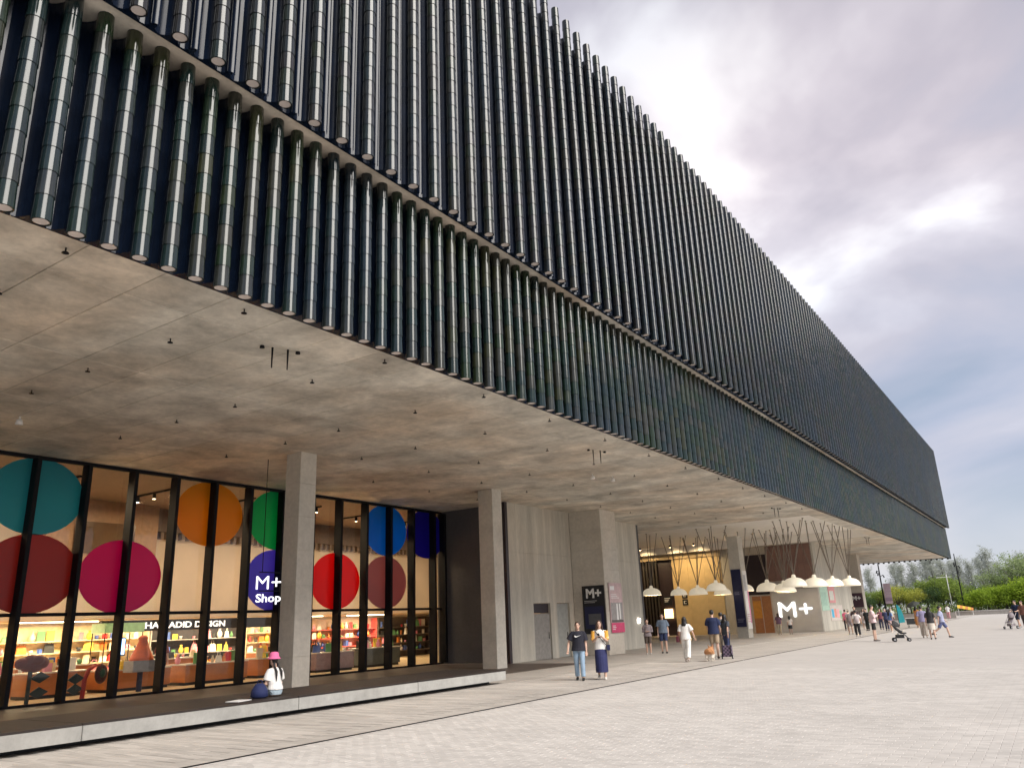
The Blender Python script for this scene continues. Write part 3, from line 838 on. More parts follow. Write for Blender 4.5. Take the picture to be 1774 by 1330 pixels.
MB().box(-18.43, -18.40, 35.55, 36.95, 1.02, 3.4).build('cloth', M['pinkp'], bn)
mb = MB(); mb.box(-18.40, -18.392, 35.62, 36.88, 1.5, 2.45, 0); mb.box(-18.40, -18.392, 35.55, 36.95, 1.02, 1.48, 1)
mb.box(-18.392, -18.388, 36.2, 36.35, 1.62, 2.4, 2); mb.box(-18.392, -18.388, 36.5, 36.62, 1.65, 2.4, 2); mb.box(-18.392, -18.388, 35.62, 36.88, 1.5, 1.62, 3)
mb.build('print', [P('warm grey print', (0.33, 0.31, 0.30)), M['magenta'], M['white'], P('dark grey print', (0.12, 0.11, 0.10))], bn)
mb = MB(); bars(mb, 35.7, 36.7, 2.85, 3, 0.03, 0.05, 0, 'y', -18.40); bars(mb, 35.65, 36.1, 1.36, 3, 0.03, 0.05, 0, 'y', -18.392); mb.box(-18.4, -18.396, 35.65, 36.1, 3.05, 3.25)
mb.build('print_line', M['white'], bn)
# banner pair on the column by the entrance
bn = thing('navy_banner', 'tall navy blue banner on the shaded side of the entrance column', 'banner', (-18.85, 56.25, 1))
MB().box(-19.2, -18.5, 56.24, 56.27, 0.75, 4.7).build('cloth', M['navy'], bn)
mb = MB(); bars(mb, -19.1, -18.7, 3.1, 2, 0.035, 0.08, 0, 'x', 56.24); bars(mb, -19.1, -18.6, 1.3, 3, 0.035, 0.06, 0, 'x', 56.24); mb.build('print_line', P('dim print', (0.2, 0.2, 0.3)), bn)
bn = thing('white_banner', 'white banner with a pink edge on the bright side of the entrance column', 'banner', (-18.4, 56.8, 1))
MB().box(-18.44, -18.41, 56.35, 57.25, 0.6, 4.6).build('cloth', M['white'], bn)
mb = MB(); mb.box(-18.41, -18.405, 57.0, 57.22, 1.0, 3.2, 0); bars(mb, 56.4, 57.1, 1.6, 5, 0.05, 0.07, 1, 'y', -18.41); mb.box(-18.41, -18.405, 56.4, 56.9, 3.2, 4.3, 2)
mb.build('print', [P('hot pink', (0.75, 0.25, 0.45)), P('grey pink', (0.55, 0.35, 0.4)), P('light grey', (0.5, 0.5, 0.5))], bn)
# banner on the last column
bn = thing('plum_banner', 'dark plum banner with white M+ lettering on the last column by the trees', 'banner', (-17.2, 87.95, 2))
MB().box(-17.9, -16.6, 87.93, 87.96, 1.75, 3.15).build('cloth', P('plum', (0.07, 0.035, 0.05)), bn)
o = link('lettering', text_mesh('M+', 0.6, M['white'], 0.004, 0.02, width=0.85), bn, (-17.2, 87.92, 2.45)); o.rotation_euler = (math.pi/2, 0, 0)
# posters on the long side of the entrance block
def poster(y0, y1, z0, z1, cols, lab):
    p_ = thing('wall_poster', lab, 'poster', (-16.08, (y0+y1)/2, z0))
    MB().box(-16.097, -16.06, y0, y1, z0, z1).build('board', P('poster '+lab[:12], cols[0], 0.6), p_)
    mb = MB()
    n = len(cols)-1
    for k in range(n):
        a = y0+(y1-y0)*(0.08+0.84*k/n); bb = y0+(y1-y0)*(0.08+0.84*(k+0.8)/n)
        zc = z0+(z1-z0)*random.uniform(0.3, 0.6)
        mb.box(-16.06, -16.055, a, bb, zc-(z1-z0)*0.25, zc+(z1-z0)*0.3, k)
    if n: mb.build('print', [P('poster ink %d %s' % (k, lab[:6]), c, 0.6) for k, c in enumerate(cols[1:])], p_)
poster(68.3, 70.8, 1.6, 3.6, [(0.42, 0.60, 0.48), (0.35, 0.52, 0.42)], 'mint green poster on the bright side of the entrance block')
poster(71.2, 73.4, 2.2, 3.6, [(0.68, 0.30, 0.30), (0.62, 0.62, 0.55)], 'salmon pink poster beside the mint one on the entrance block')
poster(70.9, 75.5, 0.75, 2.0, [(0.62, 0.55, 0.5), (0.06, 0.42, 0.65), (0.75, 0.28, 0.22), (0.8, 0.4, 0.42), (0.30, 0.5, 0.33)], 'low multicoloured poster under the salmon one on the entrance block')
p_ = thing('wall_poster', 'large brown and cream poster low on the last column under the plum banner', 'poster', (-17.2, 87.95, 0.3))
MB().box(-17.7, -16.6, 87.94, 87.97, 0.35, 1.65).build('board', P('poster brown', (0.40, 0.36, 0.33), 0.6), p_)
mb = MB(); mb.box(-17.6, -17.3, 87.93, 87.94, 0.5, 1.5, 0); mb.box(-17.2, -17.0, 87.93, 87.94, 0.7, 1.4, 1); mb.box(-16.95, -16.7, 87.93, 87.94, 0.45, 1.55, 0)
mb.build('print', [P('cream ink', (0.62, 0.58, 0.52), 0.6), P('umber ink', (0.25, 0.20, 0.18), 0.6)], p_)

# hanging shop sign with lit letters
hs = thing('hanging_shop_sign', 'lit white M+ Shop sign hanging from thin rods beside the first column', 'sign', (-20.2, 16.2, 2.5))
mb = MB(); mb.tube([(-20.2, 15.95, 3.5), (-20.2, 15.95, 7.05)], 0.012); mb.tube([(-20.2, 16.85, 3.5), (-20.2, 16.85, 7.05)], 0.012); mb.box(-20.215, -20.185, 15.85, 16.95, 3.49, 3.52); mb.box(-20.215, -20.185, 15.85, 16.95, 2.93, 2.96)
mb.build('rod', M['steel_dark'], hs)
nb = emit('sign_white', (0.98, 0.98, 1.0), 0.7)
o = link('lettering', text_mesh('M+', 0.58, nb, 0.02, -0.003, width=0.74), hs, (-20.2, 16.2, 3.0)); o.rotation_euler = (math.pi/2, 0, math.radians(52))
o = link('lettering', text_mesh('Shop', 0.34, nb, 0.02, 0.004, width=0.74), hs, (-20.2, 16.22, 2.62)); o.rotation_euler = (math.pi/2, 0, math.radians(52))
# pictogram sign on the stone wall
pg = thing('pictogram_sign', 'two black square pictograms one above the other on the honey stone wall', 'sign', (-27.6, 67.85, 2.5))
for z in (2.55, 3.15):
    q = MB().box(-27.85, -27.35, 67.84, 67.875, z, z+0.5).build('plate', M['blackp'], pg)
    mb = MB(); mb.box(-27.72, -27.48, 67.83, 67.84, z+0.12, z+0.16); mb.box(-27.72, -27.48, 67.83, 67.84, z+0.34, z+0.38); mb.box(-27.72, -27.66, 67.83, 67.84, z+0.16, z+0.34)
    mb.build('symbol', M['white'], q)
lp = thing('wall_light', 'small bright square light at the end of the concrete wall', 'light', (-20.27, 42.6, 1.45))
MB().box(-20.3, -20.24, 42.5, 42.75, 1.4, 1.62).build('diffuser', emit('wall light glow', (1, 0.95, 0.9), 4), lp)
lp = thing('lobby_sign', 'small dark sign with white lines over the lobby opening by the slats', 'sign', (-29.3, 67.7, 3))
MB().box(-29.6, -28.8, 67.7, 67.76, 2.6, 3.4).build('plate', M['blackp'], lp)
mb = MB(); bars(mb, -29.5, -28.95, 3.25, 3, 0.06, 0.08, 0, 'x', 67.7); mb.build('print_line', M['white'], lp)
mb = MB(); mb.box(-29.7, -28.9, 67.9, 67.95, 1.5, 2.3)
tag(mb.build('lit_panel', emit('amber panel', (1.0, 0.62, 0.25), 1.6)), 'amber glowing panel deep in the dark lobby opening', 'light')

# pendant lamps under the entrance recess
ZR = 7.66
lamp_pts = [(-24.9, 54.9, 3.2, 1.4), (-24.3, 58.6, 3.2, 1.3), (-23.5, 60.6, 3.2, 1.5), (-19.8, 54.6, 3.25, 1.45), (-19.05, 58.4, 3.2, 1.35), (-18.4, 62.0, 3.2, 1.75), (-17.6, 64.2, 3.1, 1.5), (-16.6, 60.0, 3.1, 1.5),
            (-14.5, 55.0, 3.22, 1.6), (-13.75, 57.4, 3.2, 1.65), (-12.75, 58.3, 3.22, 1.35), (-12.35, 61.8, 3.25, 1.45), (-22.3, 62.8, 3.15, 1.4)]
sh = MB(); R = 1.0
prof = [(1.0, 0.0), (0.99, 0.08), (0.93, 0.26), (0.80, 0.42), (0.60, 0.54), (0.38, 0.60), (0.20, 0.63), (0.16, 0.78), (0.10, 0.84), (0.0, 0.84)]
inner = [(0.985, 0.0), (0.97, 0.08), (0.91, 0.25), (0.78, 0.40), (0.58, 0.52), (0.0, 0.57)]
sh.lathe(prof, n=28); sh.lathe(list(reversed(inner)), n=28)
sh.v = [(x*0.5, y*0.5, z*0.5) for x, y, z in sh.v]
shm = sh.mesh('shade', M['lampshade'])
bu = MB().ell((0, 0, 0.14), (0.09, 0.09, 0.1), 12, 8).mesh('bulb', emit('bulb glow', (1, 0.86, 0.62), 3.0))
where = ['leftmost, before the dark slats', 'second from the left', 'third from the left', 'just left of the entrance column', 'just right of the entrance column', 'the large one above the lobby opening', 'half hidden over the lit M+ screen', 'low one between the two large lamps', 'the large one over the lit M+ screen', 'right of the lit M+ screen', 'before the mint poster', 'rightmost, by the last column', 'tucked behind the third from the left']
for i, (x, y, z, dia) in enumerate(lamp_pts):
    L = thing('pendant_lamp', 'cream dome pendant lamp on splayed rods, '+where[i], 'lamp', (x, y, z), 0, 'pendant lamps over the entrance')
    s_ = link('shade', shm, L, (0, 0, 0), False); s_.scale = (dia, dia, dia*1.2)
    bb_ = link('bulb', bu, L, (0, 0, 0), False)
    top = Vector((0, 0, 0.49*dia))
    pl2 = bpy.data.lights.new('pendant_light', 'POINT'); pl2.energy = 120; pl2.color = (1, 0.84, 0.62); pl2.shadow_soft_size = 0.12
    plo = bpy.data.objects.new('pendant_light', pl2); COL.objects.link(plo); plo.parent = L; plo.location = (0, 0, 0.10)
    a0 = random.uniform(0, 6.28)
    for k in range(5 if i % 3 else 4):
        a = a0+k*2*math.pi/(5 if i % 3 else 4)+random.uniform(-0.3, 0.3)
        r = random.uniform(0.7, 1.35)
        ex, ey = r*math.cos(a), r*math.sin(a)*0.9
        if x+ex > -11.55: ex = -11.55-x
        if y+ey > 66.7: ey = 66.7-y
        mb = MB(); mb.tube([top, Vector((ex, ey, ZR-z-0.02))], 0.027, 6); mb.tube([Vector((ex, ey, ZR-z-0.03)), Vector((ex, ey, ZR-z))], 0.07, 8)
        mb.build('rod', M['bronze'], L, (0, 0, 0), False)
# warm washers behind the lintel lighting the stone wall
for k, x in enumerate((-33.0, -30.5, -27.6, -25.4)):
    f_ = thing('ceiling_washer', 'small warm downlight before the entrance wall, %s from the left' % ['first', 'second', 'third', 'fourth'][k], 'light', (x, 65.6, 7.6), 0, 'warm downlights before the entrance wall')
    MB().lathe([(0.09, -0.12), (0.09, 0.06), (0.0, 0.06)], n=12).build('can', M['steel_dark'], f_, (0, 0, 0), False)
    MB().lathe([(0.0, -0.121), (0.075, -0.121)], n=12).build('lens', emit('lens glow', (1, 0.8, 0.5), 6), f_, (0, 0, 0), False)
    ld = bpy.data.lights.new('washer_light', 'SPOT'); ld.energy = 165; ld.color = (1, 0.72, 0.38); ld.spot_size = math.radians(110); ld.spot_blend = 0.9; ld.shadow_soft_size = 0.1
    lo = bpy.data.objects.new('washer_light', ld); COL.objects.link(lo); lo.parent = f_; lo.location = (0, 0, -0.16); lo.rotation_euler = (math.radians(38), 0, 0)

# sprinklers, rods and small spots on the soffit
sp_me = MB(); sp_me.tube([(0, 0, 0), (0, 0, -0.07)], 0.012, 6); spp = sp_me.mesh('pipe', M['steel_dark'])
sd_me = MB(); sd_me.lathe([(0.052, -0.085), (0.045, -0.07), (0.0, -0.065)], n=10); sdm = sd_me.mesh('deflector', M['steel_dark'])
ORD = ['first', 'second', 'third', 'fourth', 'fifth', 'sixth', 'seventh', 'eighth', 'ninth', 'tenth', 'eleventh', 'twelfth', 'thirteenth', 'fourteenth', 'fifteenth', 'sixteenth', 'seventeenth', 'eighteenth']
ROWS = ['nearest the fins', 'second from the fins', 'third from the fins', 'fourth from the fins', 'innermost by the shop']
for iy, y in enumerate([4.78, 7.68, 11.2, 14.63, 17.8, 21.08, 24.3, 27.6, 30.9, 34.2, 37.5, 40.8, 44.1]):
    for ix, x in enumerate((-10.64, -12.8, -15.55, -17.85, -20.5)):
        if x < -20 and (y > 29 or y < 8): continue
        s_ = thing('sprinkler_head', 'dark sprinkler head on the soffit, row %s, %s from the near end' % (ROWS[ix], ORD[iy]), 'sprinkler', (x+random.uniform(-.05, .05), y+random.uniform(-.05, .05), ZS), 0, 'sprinkler heads on the soffit')
        link('pipe', spp, s_, (0, 0, 0), False); link('deflector', sdm, s_, (0, 0, 0), False)
for y, ln, w_ in ((9.4, 0.42, 'nearest the camera'), (22.5, 0.42, 'above the couple'), (42.9, 0.5, 'near the entrance recess'), (67.8, 0.6, 'beyond the pendant lamps')):
    s_ = thing('rod_hanger', 'pair of short dark rods hanging from the soffit, the pair '+w_, 'bracket', (-11.72, y, ZS), 0, 'rod pairs on the soffit')
    for dx, dy in ((-0.06, -0.14), (0.06, 0.14)):
        MB().tube([(dx, dy, 0), (dx, dy, -ln)], [0.022, 0.012], 6).build('rod', M['steel_dark'], s_, (0, 0, 0), False)
    for dx, dy in ((-0.12, -0.34), (0.12, 0.34)):
        MB().lathe([(0.05, -0.05), (0.04, 0.0), (0, 0.0)], n=8).build('socket', M['steel_dark'], s_, (dx, dy, 0), False)
for (x, y), lb in zip(((-20.3, 8.5), (-13.9, 26.2), (-13.6, 27.3)), ('white spotlight on the soffit near the left edge', 'white spotlight on the soffit, nearer of two side by side', 'white spotlight on the soffit, farther of two side by side')):
    s_ = thing('spotlight', lb, 'spotlight', (x, y, ZS))
    MB().tube([(0, 0, 0), (0, 0, -0.08)], 0.02, 6).build('stem', M['white'], s_, (0, 0, 0), False)
    MB().lathe([(0.09, -0.2), (0.06, -0.08), (0, -0.08)], n=12).build('can', M['white'], s_, (0, 0, 0), False)

# ================================================================== INSIDE THE SHOP
def lamp_area(name, loc, sx, sy, en, col, par):
    l = bpy.data.lights.new(name, 'AREA'); l.shape = 'RECTANGLE'; l.size = sx; l.size_y = sy; l.energy = en; l.color = col
    o = bpy.data.objects.new(name, l); COL.objects.link(o); o.parent = par; o.location = loc
    return o
for k, y in enumerate((9.5, 13.0, 16.5, 20.0, 23.5, 27.0, 30.5, 35)):
    f_ = thing('shop_track_light', 'warm spotlight track under the shop ceiling, %s from the left' % ['first', 'second', 'third', 'fourth', 'fifth', 'sixth', 'seventh', 'eighth'][k], 'light', (-27.4, y, 6.95), 0, 'track lights in the shop')
    MB().box(-1.4, 1.4, -0.03, 0.03, -0.06, 0.0).build('track', M['steel_dark'], f_, (0, 0, 0), False)
    for dx in (-1.1, 0, 1.1):
        c_ = MB().lathe([(0.07, -0.26), (0.06, -0.07), (0, -0.07)], n=10).build('spot', M['steel_dark'], f_, (dx, 0, 0), False)
        MB().lathe([(0.0, -0.262), (0.062, -0.262)], n=10).build('lens', M["slens"], c_, (0, 0, 0), False)
    lamp_area('track_glow', (0, 0, -0.3), 2.6, 0.2, 62, (1, 0.72, 0.45), f_)
# low soffit glow strips over the shelves
for k, y in enumerate((12, 16, 20, 24, 28, 33)):
    f_ = thing('shelf_strip_light', 'warm strip light above the shop shelves, %s from the left' % ['first', 'second', 'third', 'fourth', 'fifth', 'sixth'][k], 'light', (-32.4, y, 2.42), 0, 'strip lights over the shop shelves')
    MB().box(-0.05, 0.05, -1.6, 1.6, 0, 0.028).build('strip', emit('strip glow', (1, 0.8, 0.5), 6), f_, (0, 0, 0), False)
    lamp_area('strip_glow', (0.1, 0, -0.03), 0.3, 3.0, 95, (1, 0.76, 0.46), f_)
timber = P('orange timber', (0.48, 0.17, 0.045), 0.4, var=0.15, scale=2)
top_w = P('counter top', (0.66, 0.6, 0.52), 0.3)
def counter(x, y, lx, ly, h, mt, lab):
    c = thing('shop_counter', lab, 'counter', (x, y, 0.012))
    MB().box(-lx/2+0.06, lx/2-0.06, -ly/2+0.06, ly/2-0.06, 0, 0.1).build('plinth', M['blackp'], c, (0, 0, 0), False)
    MB().box(-lx/2, lx/2, -ly/2, ly/2, 0.1, h-0.04, 0, 0.01).build('body', mt, c, (0, 0, 0), False)
    MB().box(-lx/2-0.02, lx/2+0.02, -ly/2-0.02, ly/2+0.02, h-0.04, h, 0, 0.01).build('top', top_w, c, (0, 0, 0), False)
    return (x, y, lx, ly, h+0.012)
grey_c = P('mauve cloth', (0.30, 0.22, 0.25), 0.7)
cts = [counter(-27.6, 13.6, 1.1, 1.9, 0.78, timber, 'orange timber shop counter behind the red poppy'),
       counter(-27.6, 11.3, 1.1, 1.9, 0.78, timber, 'orange timber shop counter behind the dark rose'),
       counter(-27.4, 16.2, 1.2, 2.4, 0.70, timber, 'orange timber shop counter under the orange dress shape'),
       counter(-27.2, 19.2, 1.2, 2.7, 0.72, timber, 'orange timber shop counter with pale sloping display'),
       counter(-27.3, 22.2, 1.2, 2.2, 0.74, timber, 'orange timber shop counter right of the glass door'),
       counter(-27.0, 25.0, 1.1, 2.2, 0.8, grey_c, 'mauve cloth covered table behind the red disc window'),
       counter(-27.2, 28.2, 1.0, 2.4, 0.85, P('slate counter', (0.10, 0.12, 0.12), 0.5), 'slate coloured counter behind the mauve disc window'),
       counter(-29.6, 14.5, 1.0, 2.6, 0.9, timber, 'orange timber counter in the middle row behind the poppy'),
       counter(-29.6, 19.0, 1.0, 3.0, 0.9, timber, 'orange timber counter in the middle row under the black fascia'),
       counter(-29.6, 24.6, 1.0, 3.0, 0.9, timber, 'orange timber counter in the middle row behind the mauve table')]
# shelving against the back wall
def shelves(y0, y1, back, rail, n, lab):
    s_ = thing('shop_shelf', lab, 'shelf', (-33.5, (y0+y1)/2, 0.012))
    MB().box(-33.75, -33.7, y0, y1, 0.02, 2.3).build('back', P('shelf back '+lab[:8], back, 0.6), s_)
    out_ = []
    for k in range(n):
        z = 0.35+1.8*k/n
        MB().box(-33.7, -33.25, y0+0.03, y1-0.03, z, z+0.04).build('board', P('shelf rail '+lab[:8], rail, 0.5), s_)
        out_.append((-33.45, (y0+y1)/2, 0.3, (y1-y0)*0.9, z+0.04, '%s board of the %s' % (['lowest', 'second', 'third', 'top'][k], lab.replace(' shop', ''))))
    for y in (y0, y1-0.03):
        MB().box(-33.7, -33.25, y, y+0.03, 0.02, 2.3).build('side', P('shelf rail '+lab[:8], rail, 0.5), s_)
    return out_
shv = shelves(12.0, 16.9, (0.75, 0.62, 0.38), (0.6, 0.5, 0.32), 4, 'cream shop shelf at far left') + shelves(17.0, 20.4, (0.70, 0.6, 0.40), (0.62, 0.5, 0.34), 4, 'pale shop shelf by the cream one') + \
      shelves(20.5, 25.4, (0.04, 0.035, 0.04), (0.30, 0.28, 0.27), 3, 'black shop shelf under the fascia') + shelves(25.5, 29.0, (0.66, 0.52, 0.36), (0.6, 0.45, 0.3), 4, 'busy shop shelf behind the seated woman') + \
      shelves(29.1, 34.6, (0.45, 0.33, 0.24), (0.62, 0.10, 0.09), 4, 'red edged shop shelf right of the column') + shelves(34.7, 39.5, (0.10, 0.075, 0.06), (0.12, 0.09, 0.075), 4, 'dark shop bookshelf at the right end')
fa = thing('lettered_fascia', 'black fascia with white capital lettering over the black shop shelf', 'sign', (-31.1, 21.2, 2.0))
MB().box(-31.25, -31.0, 17.0, 26.0, 1.98, 2.42).build('board', M['blackp'], fa)
o = link('lettering', text_mesh('ZAHA HADID DESIGN', 0.34, emit('fascia white', (1, 0.97, 0.9), 0.5), 0.008, 0.006, width=4.4), fa, (-30.985, 20.4, 2.08)); o.rotation_euler = (math.pi/2, 0, math.pi/2)
# goods
shapes = []
mb = MB().box(-0.06, 0.06, -0.09, 0.09, 0, 0.2); shapes.append(('boxed_item', mb, 'box'))
mb = MB().box(-0.03, 0.03, -0.1, 0.1, 0, 0.28, 0, 0.005); shapes.append(('book', mb, 'book'))
mb = MB().lathe([(0.05, 0), (0.09, 0.08), (0.085, 0.16), (0.035, 0.24), (0.05, 0.3)], n=10); shapes.append(('vase', mb, 'vase'))
mb = MB().lathe([(0.05, 0), (0.065, 0.12), (0.06, 0.12)], n=10); shapes.append(('cup', mb, 'cup'))
mb = MB(); mb.add([(-0.05, -0.14, 0), (0.05, -0.14, 0), (0.05, 0.14, 0), (-0.05, 0.14, 0), (-0.02, -0.11, 0.25), (0.02, -0.11, 0.25), (0.02, 0.11, 0.25), (-0.02, 0.11, 0.25)], [(0, 3, 2, 1), (4, 5, 6, 7), (0, 1, 5, 4), (1, 2, 6, 5), (2, 3, 7, 6), (3, 0, 4, 7)])
mb.tube([(0, -0.06, 0.25), (0, -0.05, 0.36), (0, 0.05, 0.36), (0, 0.06, 0.25)], 0.01, 5); shapes.append(('tote_bag', mb, 'bag'))
cols = [('red', (0.55, 0.03, 0.03)), ('white', (0.75, 0.72, 0.66)), ('yellow', (0.7, 0.5, 0.06)), ('black', (0.02, 0.02, 0.02)), ('pink', (0.7, 0.25, 0.32)), ('green', (0.12, 0.3, 0.12)), ('blue', (0.06, 0.12, 0.4)), ('orange', (0.65, 0.2, 0.03)), ('cream', (0.7, 0.58, 0.4))]
sm = {}
def good(x, y, z, spot, k=None):
    nm, mb, cat = random.choice(shapes)
    cn, cc = random.choice(cols)
    if (nm, cn) not in sm: sm[(nm, cn)] = mb.mesh(nm, P('goods '+cn, cc, 0.45))
    o = link(nm, sm[(nm, cn)], None, (x, y, z))
    o.rotation_euler = (0, 0, random.uniform(-0.6, 0.6))
    s = random.uniform(0.8, 1.5); o.scale = (s, s, s)
    tag(o, ('%s %s on the %s' % (cn, nm.replace('_', ' '), spot)), cat, '%s %s goods on the %s' % (cn, nm.replace('_', ' '), spot))
names_c = ['counter behind the poppy', 'counter behind the dark rose', 'counter under the orange dress', 'counter with sloping display', 'counter by the glass door', 'mauve table', 'slate counter', 'second row counter at left', 'second row counter in the middle', 'second row counter at right']
for (x, y, lx, ly, h), nm in zip(cts, names_c):
    n = 9
    for k in range(n):
        good(x+random.uniform(-0.35, 0.35)*lx, y+(k+0.5-n/2)/n*ly*0.9, h, nm)
for x, y, lx, ly, h, spot in shv:
    n = int(ly/0.34)
    for k in range(n):
        if random.random() < 0.88: good(x+random.uniform(-0.06, 0.06), y+(k+0.5-n/2)*0.34, h, spot)
# flower cut-outs standing at the glass
fr = thing('rose_sculpture', 'dark red rose cutout on a dark stem with pointed leaves behind the left shop glass', 'sculpture', (-25.3, 11.9, 0.012))
mb = MB(); rr = random.Random(3)
for (dx, dy, dz, r) in ((0, -0.25, 1.12, 0.22), (0, 0.0, 1.16, 0.27), (0, 0.27, 1.12, 0.24), (0, 0.1, 1.03, 0.24), (0, -0.1, 1.05, 0.22), (0.06, 0.15, 1.2, 0.2)):
    mb.ell((dx, dy, dz), (0.12, r, r*0.75), 12, 8)
mb.build('bloom', P('dark rose', (0.16, 0.012, 0.015), 0.5), fr, (0, 0, 0), False)
mb = MB(); mb.tube([(0, 0, 0), (0, 0.0, 0.5), (0, 0.0, 0.95)], 0.06, 8); mb.build('stem', P('dark stem', (0.015, 0.03, 0.03), 0.5), fr, (0, 0, 0), False)
def leafy(par, y, z, L, mt):
    MB().add([(-0.02, y, z-0.03), (-0.02, y+L*0.5, z-0.17), (-0.02, y+L, z), (-0.02, y+L*0.5, z+0.15), (0.02, y, z-0.03), (0.02, y+L*0.5, z-0.17), (0.02, y+L, z), (0.02, y+L*0.5, z+0.15)],
             [(0, 1, 2, 3), (7, 6, 5, 4), (0, 4, 5, 1), (1, 5, 6, 2), (2, 6, 7, 3), (3, 7, 4, 0)]).build('leaf', mt, par, (0, 0, 0), False)
for z in (0.3, 0.72): leafy(fr, 0.02, z, 0.55, P('dark stem', (0.015, 0.03, 0.03)))
po = thing('poppy_sculpture', 'red stemmed poppy cutout bending over with a dark round head behind the shop glass', 'sculpture', (-25.3, 13.5, 0.012))
MB().tube([(0, 0, 0), (0, 0.02, 0.55), (0, 0.12, 0.82), (0, 0.3, 0.95), (0, 0.45, 0.92)], [0.07, 0.07, 0.065, 0.06, 0.06], 8).build('stem', P('poppy red', (0.36, 0.012, 0.012), 0.5), po, (0, 0, 0), False)
MB().ell((0, 0.52, 0.68), (0.11, 0.2, 0.3), 14, 10).build('head', P('poppy head', (0.06, 0.012, 0.02), 0.5), po, (0, 0, 0), False)
MB().ell((0.08, 0.52, 0.7), (0.06, 0.1, 0.14), 10, 8).build('eye', P('poppy green', (0.01, 0.06, 0.04), 0.5), po, (0, 0, 0), False)
for z in (0.3, 0.6): leafy(po, -0.5, z, 0.5, P('dark stem', (0.015, 0.03, 0.03)))
st = thing('display_pedestal', 'grey pedestal on one dark leg carrying the orange dress shape', 'pedestal', (-26.0, 15.75, 0.012))
MB().tube([(0, 0, 0), (0, 0, 0.62)], 0.09, 10).build('leg', M['navy'], st, (0, 0, 0), False)
MB().box(-0.3, 0.3, -0.45, 0.45, 0.62, 0.98, 0, 0.02).build('tray', P('grey tray', (0.30, 0.30, 0.32), 0.4), st, (0, 0, 0), False)
od = MB(); od.lathe([(0.36, 0.0), (0.34, 0.1), (0.2, 0.42), (0.13, 0.62), (0.15, 0.72), (0.08, 0.8), (0, 0.8)], n=14, sy=1.1)
tag(od.build('orange_dress', P('orange dress', (0.75, 0.13, 0.02), 0.5), None, (-26.0, 15.75, 0.995)), 'bright orange flared dress shape standing on the grey pedestal', 'sculpture')
scn = thing('shop_screen', 'small lit blue screen left of the orange dress shape', 'screen', (-28.9, 16.6, 1.1))
MB().box(-0.03, 0.03, -0.22, 0.22, 0.02, 0.66).build('case', M['blackp'], scn, (0, 0, 0), False)
MB().box(0.03, 0.034, -0.18, 0.18, 0.06, 0.62).build('display', emit('screen blue', (0.35, 0.6, 1.0), 1.6), scn, (0, 0, 0), False)
MB().tube([(0, 0, -1.09), (0, 0, 0.05)], 0.025, 6).build('stand', M['steel_dark'], scn, (0, 0, 0), False)
gs = thing('green_canopy', 'pale green canopy over the display behind the poppy', 'canopy', (-30.5, 17.4, 0))
MB().box(-0.5, 0.5, -0.8, 0.8, 1.95, 2.3, 0, 0.03).build('hood', P('pale green', (0.35, 0.6, 0.34), 0.5), gs, (0, 0, 0), False)
for dx in (-0.45, 0.45):
    for dy in (-0.75, 0.75): MB().tube([(dx, dy, 0.012), (dx, dy, 1.96)], 0.02, 6).build('post', M['steel_dark'], gs, (0, 0, 0), False)

# ================================================================== PEOPLE
SKIN = [P('skin fair', (0.56, 0.36, 0.27), 0.55, var=0.05), P('skin tan', (0.42, 0.25, 0.17), 0.55, var=0.05)]
HAIR = {'black': P('hair black', (0.012, 0.010, 0.010), 0.5), 'brown': P('hair brown', (0.045, 0.022, 0.014), 0.5), 'grey': P('hair grey', (0.25, 0.24, 0.23), 0.6)}
pending = []
def remesh(mb, name, mt, parent, vox):
    o = mb.build(name, mt, parent, (0, 0, 0), False)
    r = o.modifiers.new('r', 'REMESH'); r.mode = 'VOXEL'; r.voxel_size = vox; r.use_smooth_shade = True
    s = o.modifiers.new('s', 'SMOOTH'); s.factor = 0.5; s.iterations = 3
    pending.append(o)
    return o
ARMS = {'down': ((0.05, -0.02, -0.29), (0.06, 0.05, -0.54)), 'phone': ((0.05, 0.03, -0.27), (-0.09, 0.25, -0.15)), 'push': ((0.05, 0.06, -0.27), (0.02, 0.33, -0.33)),
        'up': ((0.06, 0.14, -0.22), (-0.04, 0.27, 0.0)), 'fwd': ((0.05, 0.08, -0.27), (0.04, 0.24, -0.46)), 'back': ((0.05, -0.13, -0.25), (0.06, -0.16, -0.50)),
        'cross': ((0.07, 0.04, -0.27), (-0.16, 0.16, -0.27)), 'strap': ((0.08, -0.01, -0.27), (0.0, 0.17, -0.10)), 'lap': ((0.06, 0.02, -0.27), (-0.06, 0.24, -0.37)), 'side': ((0.13, 0.0, -0.26), (0.16, 0.12, -0.48))}
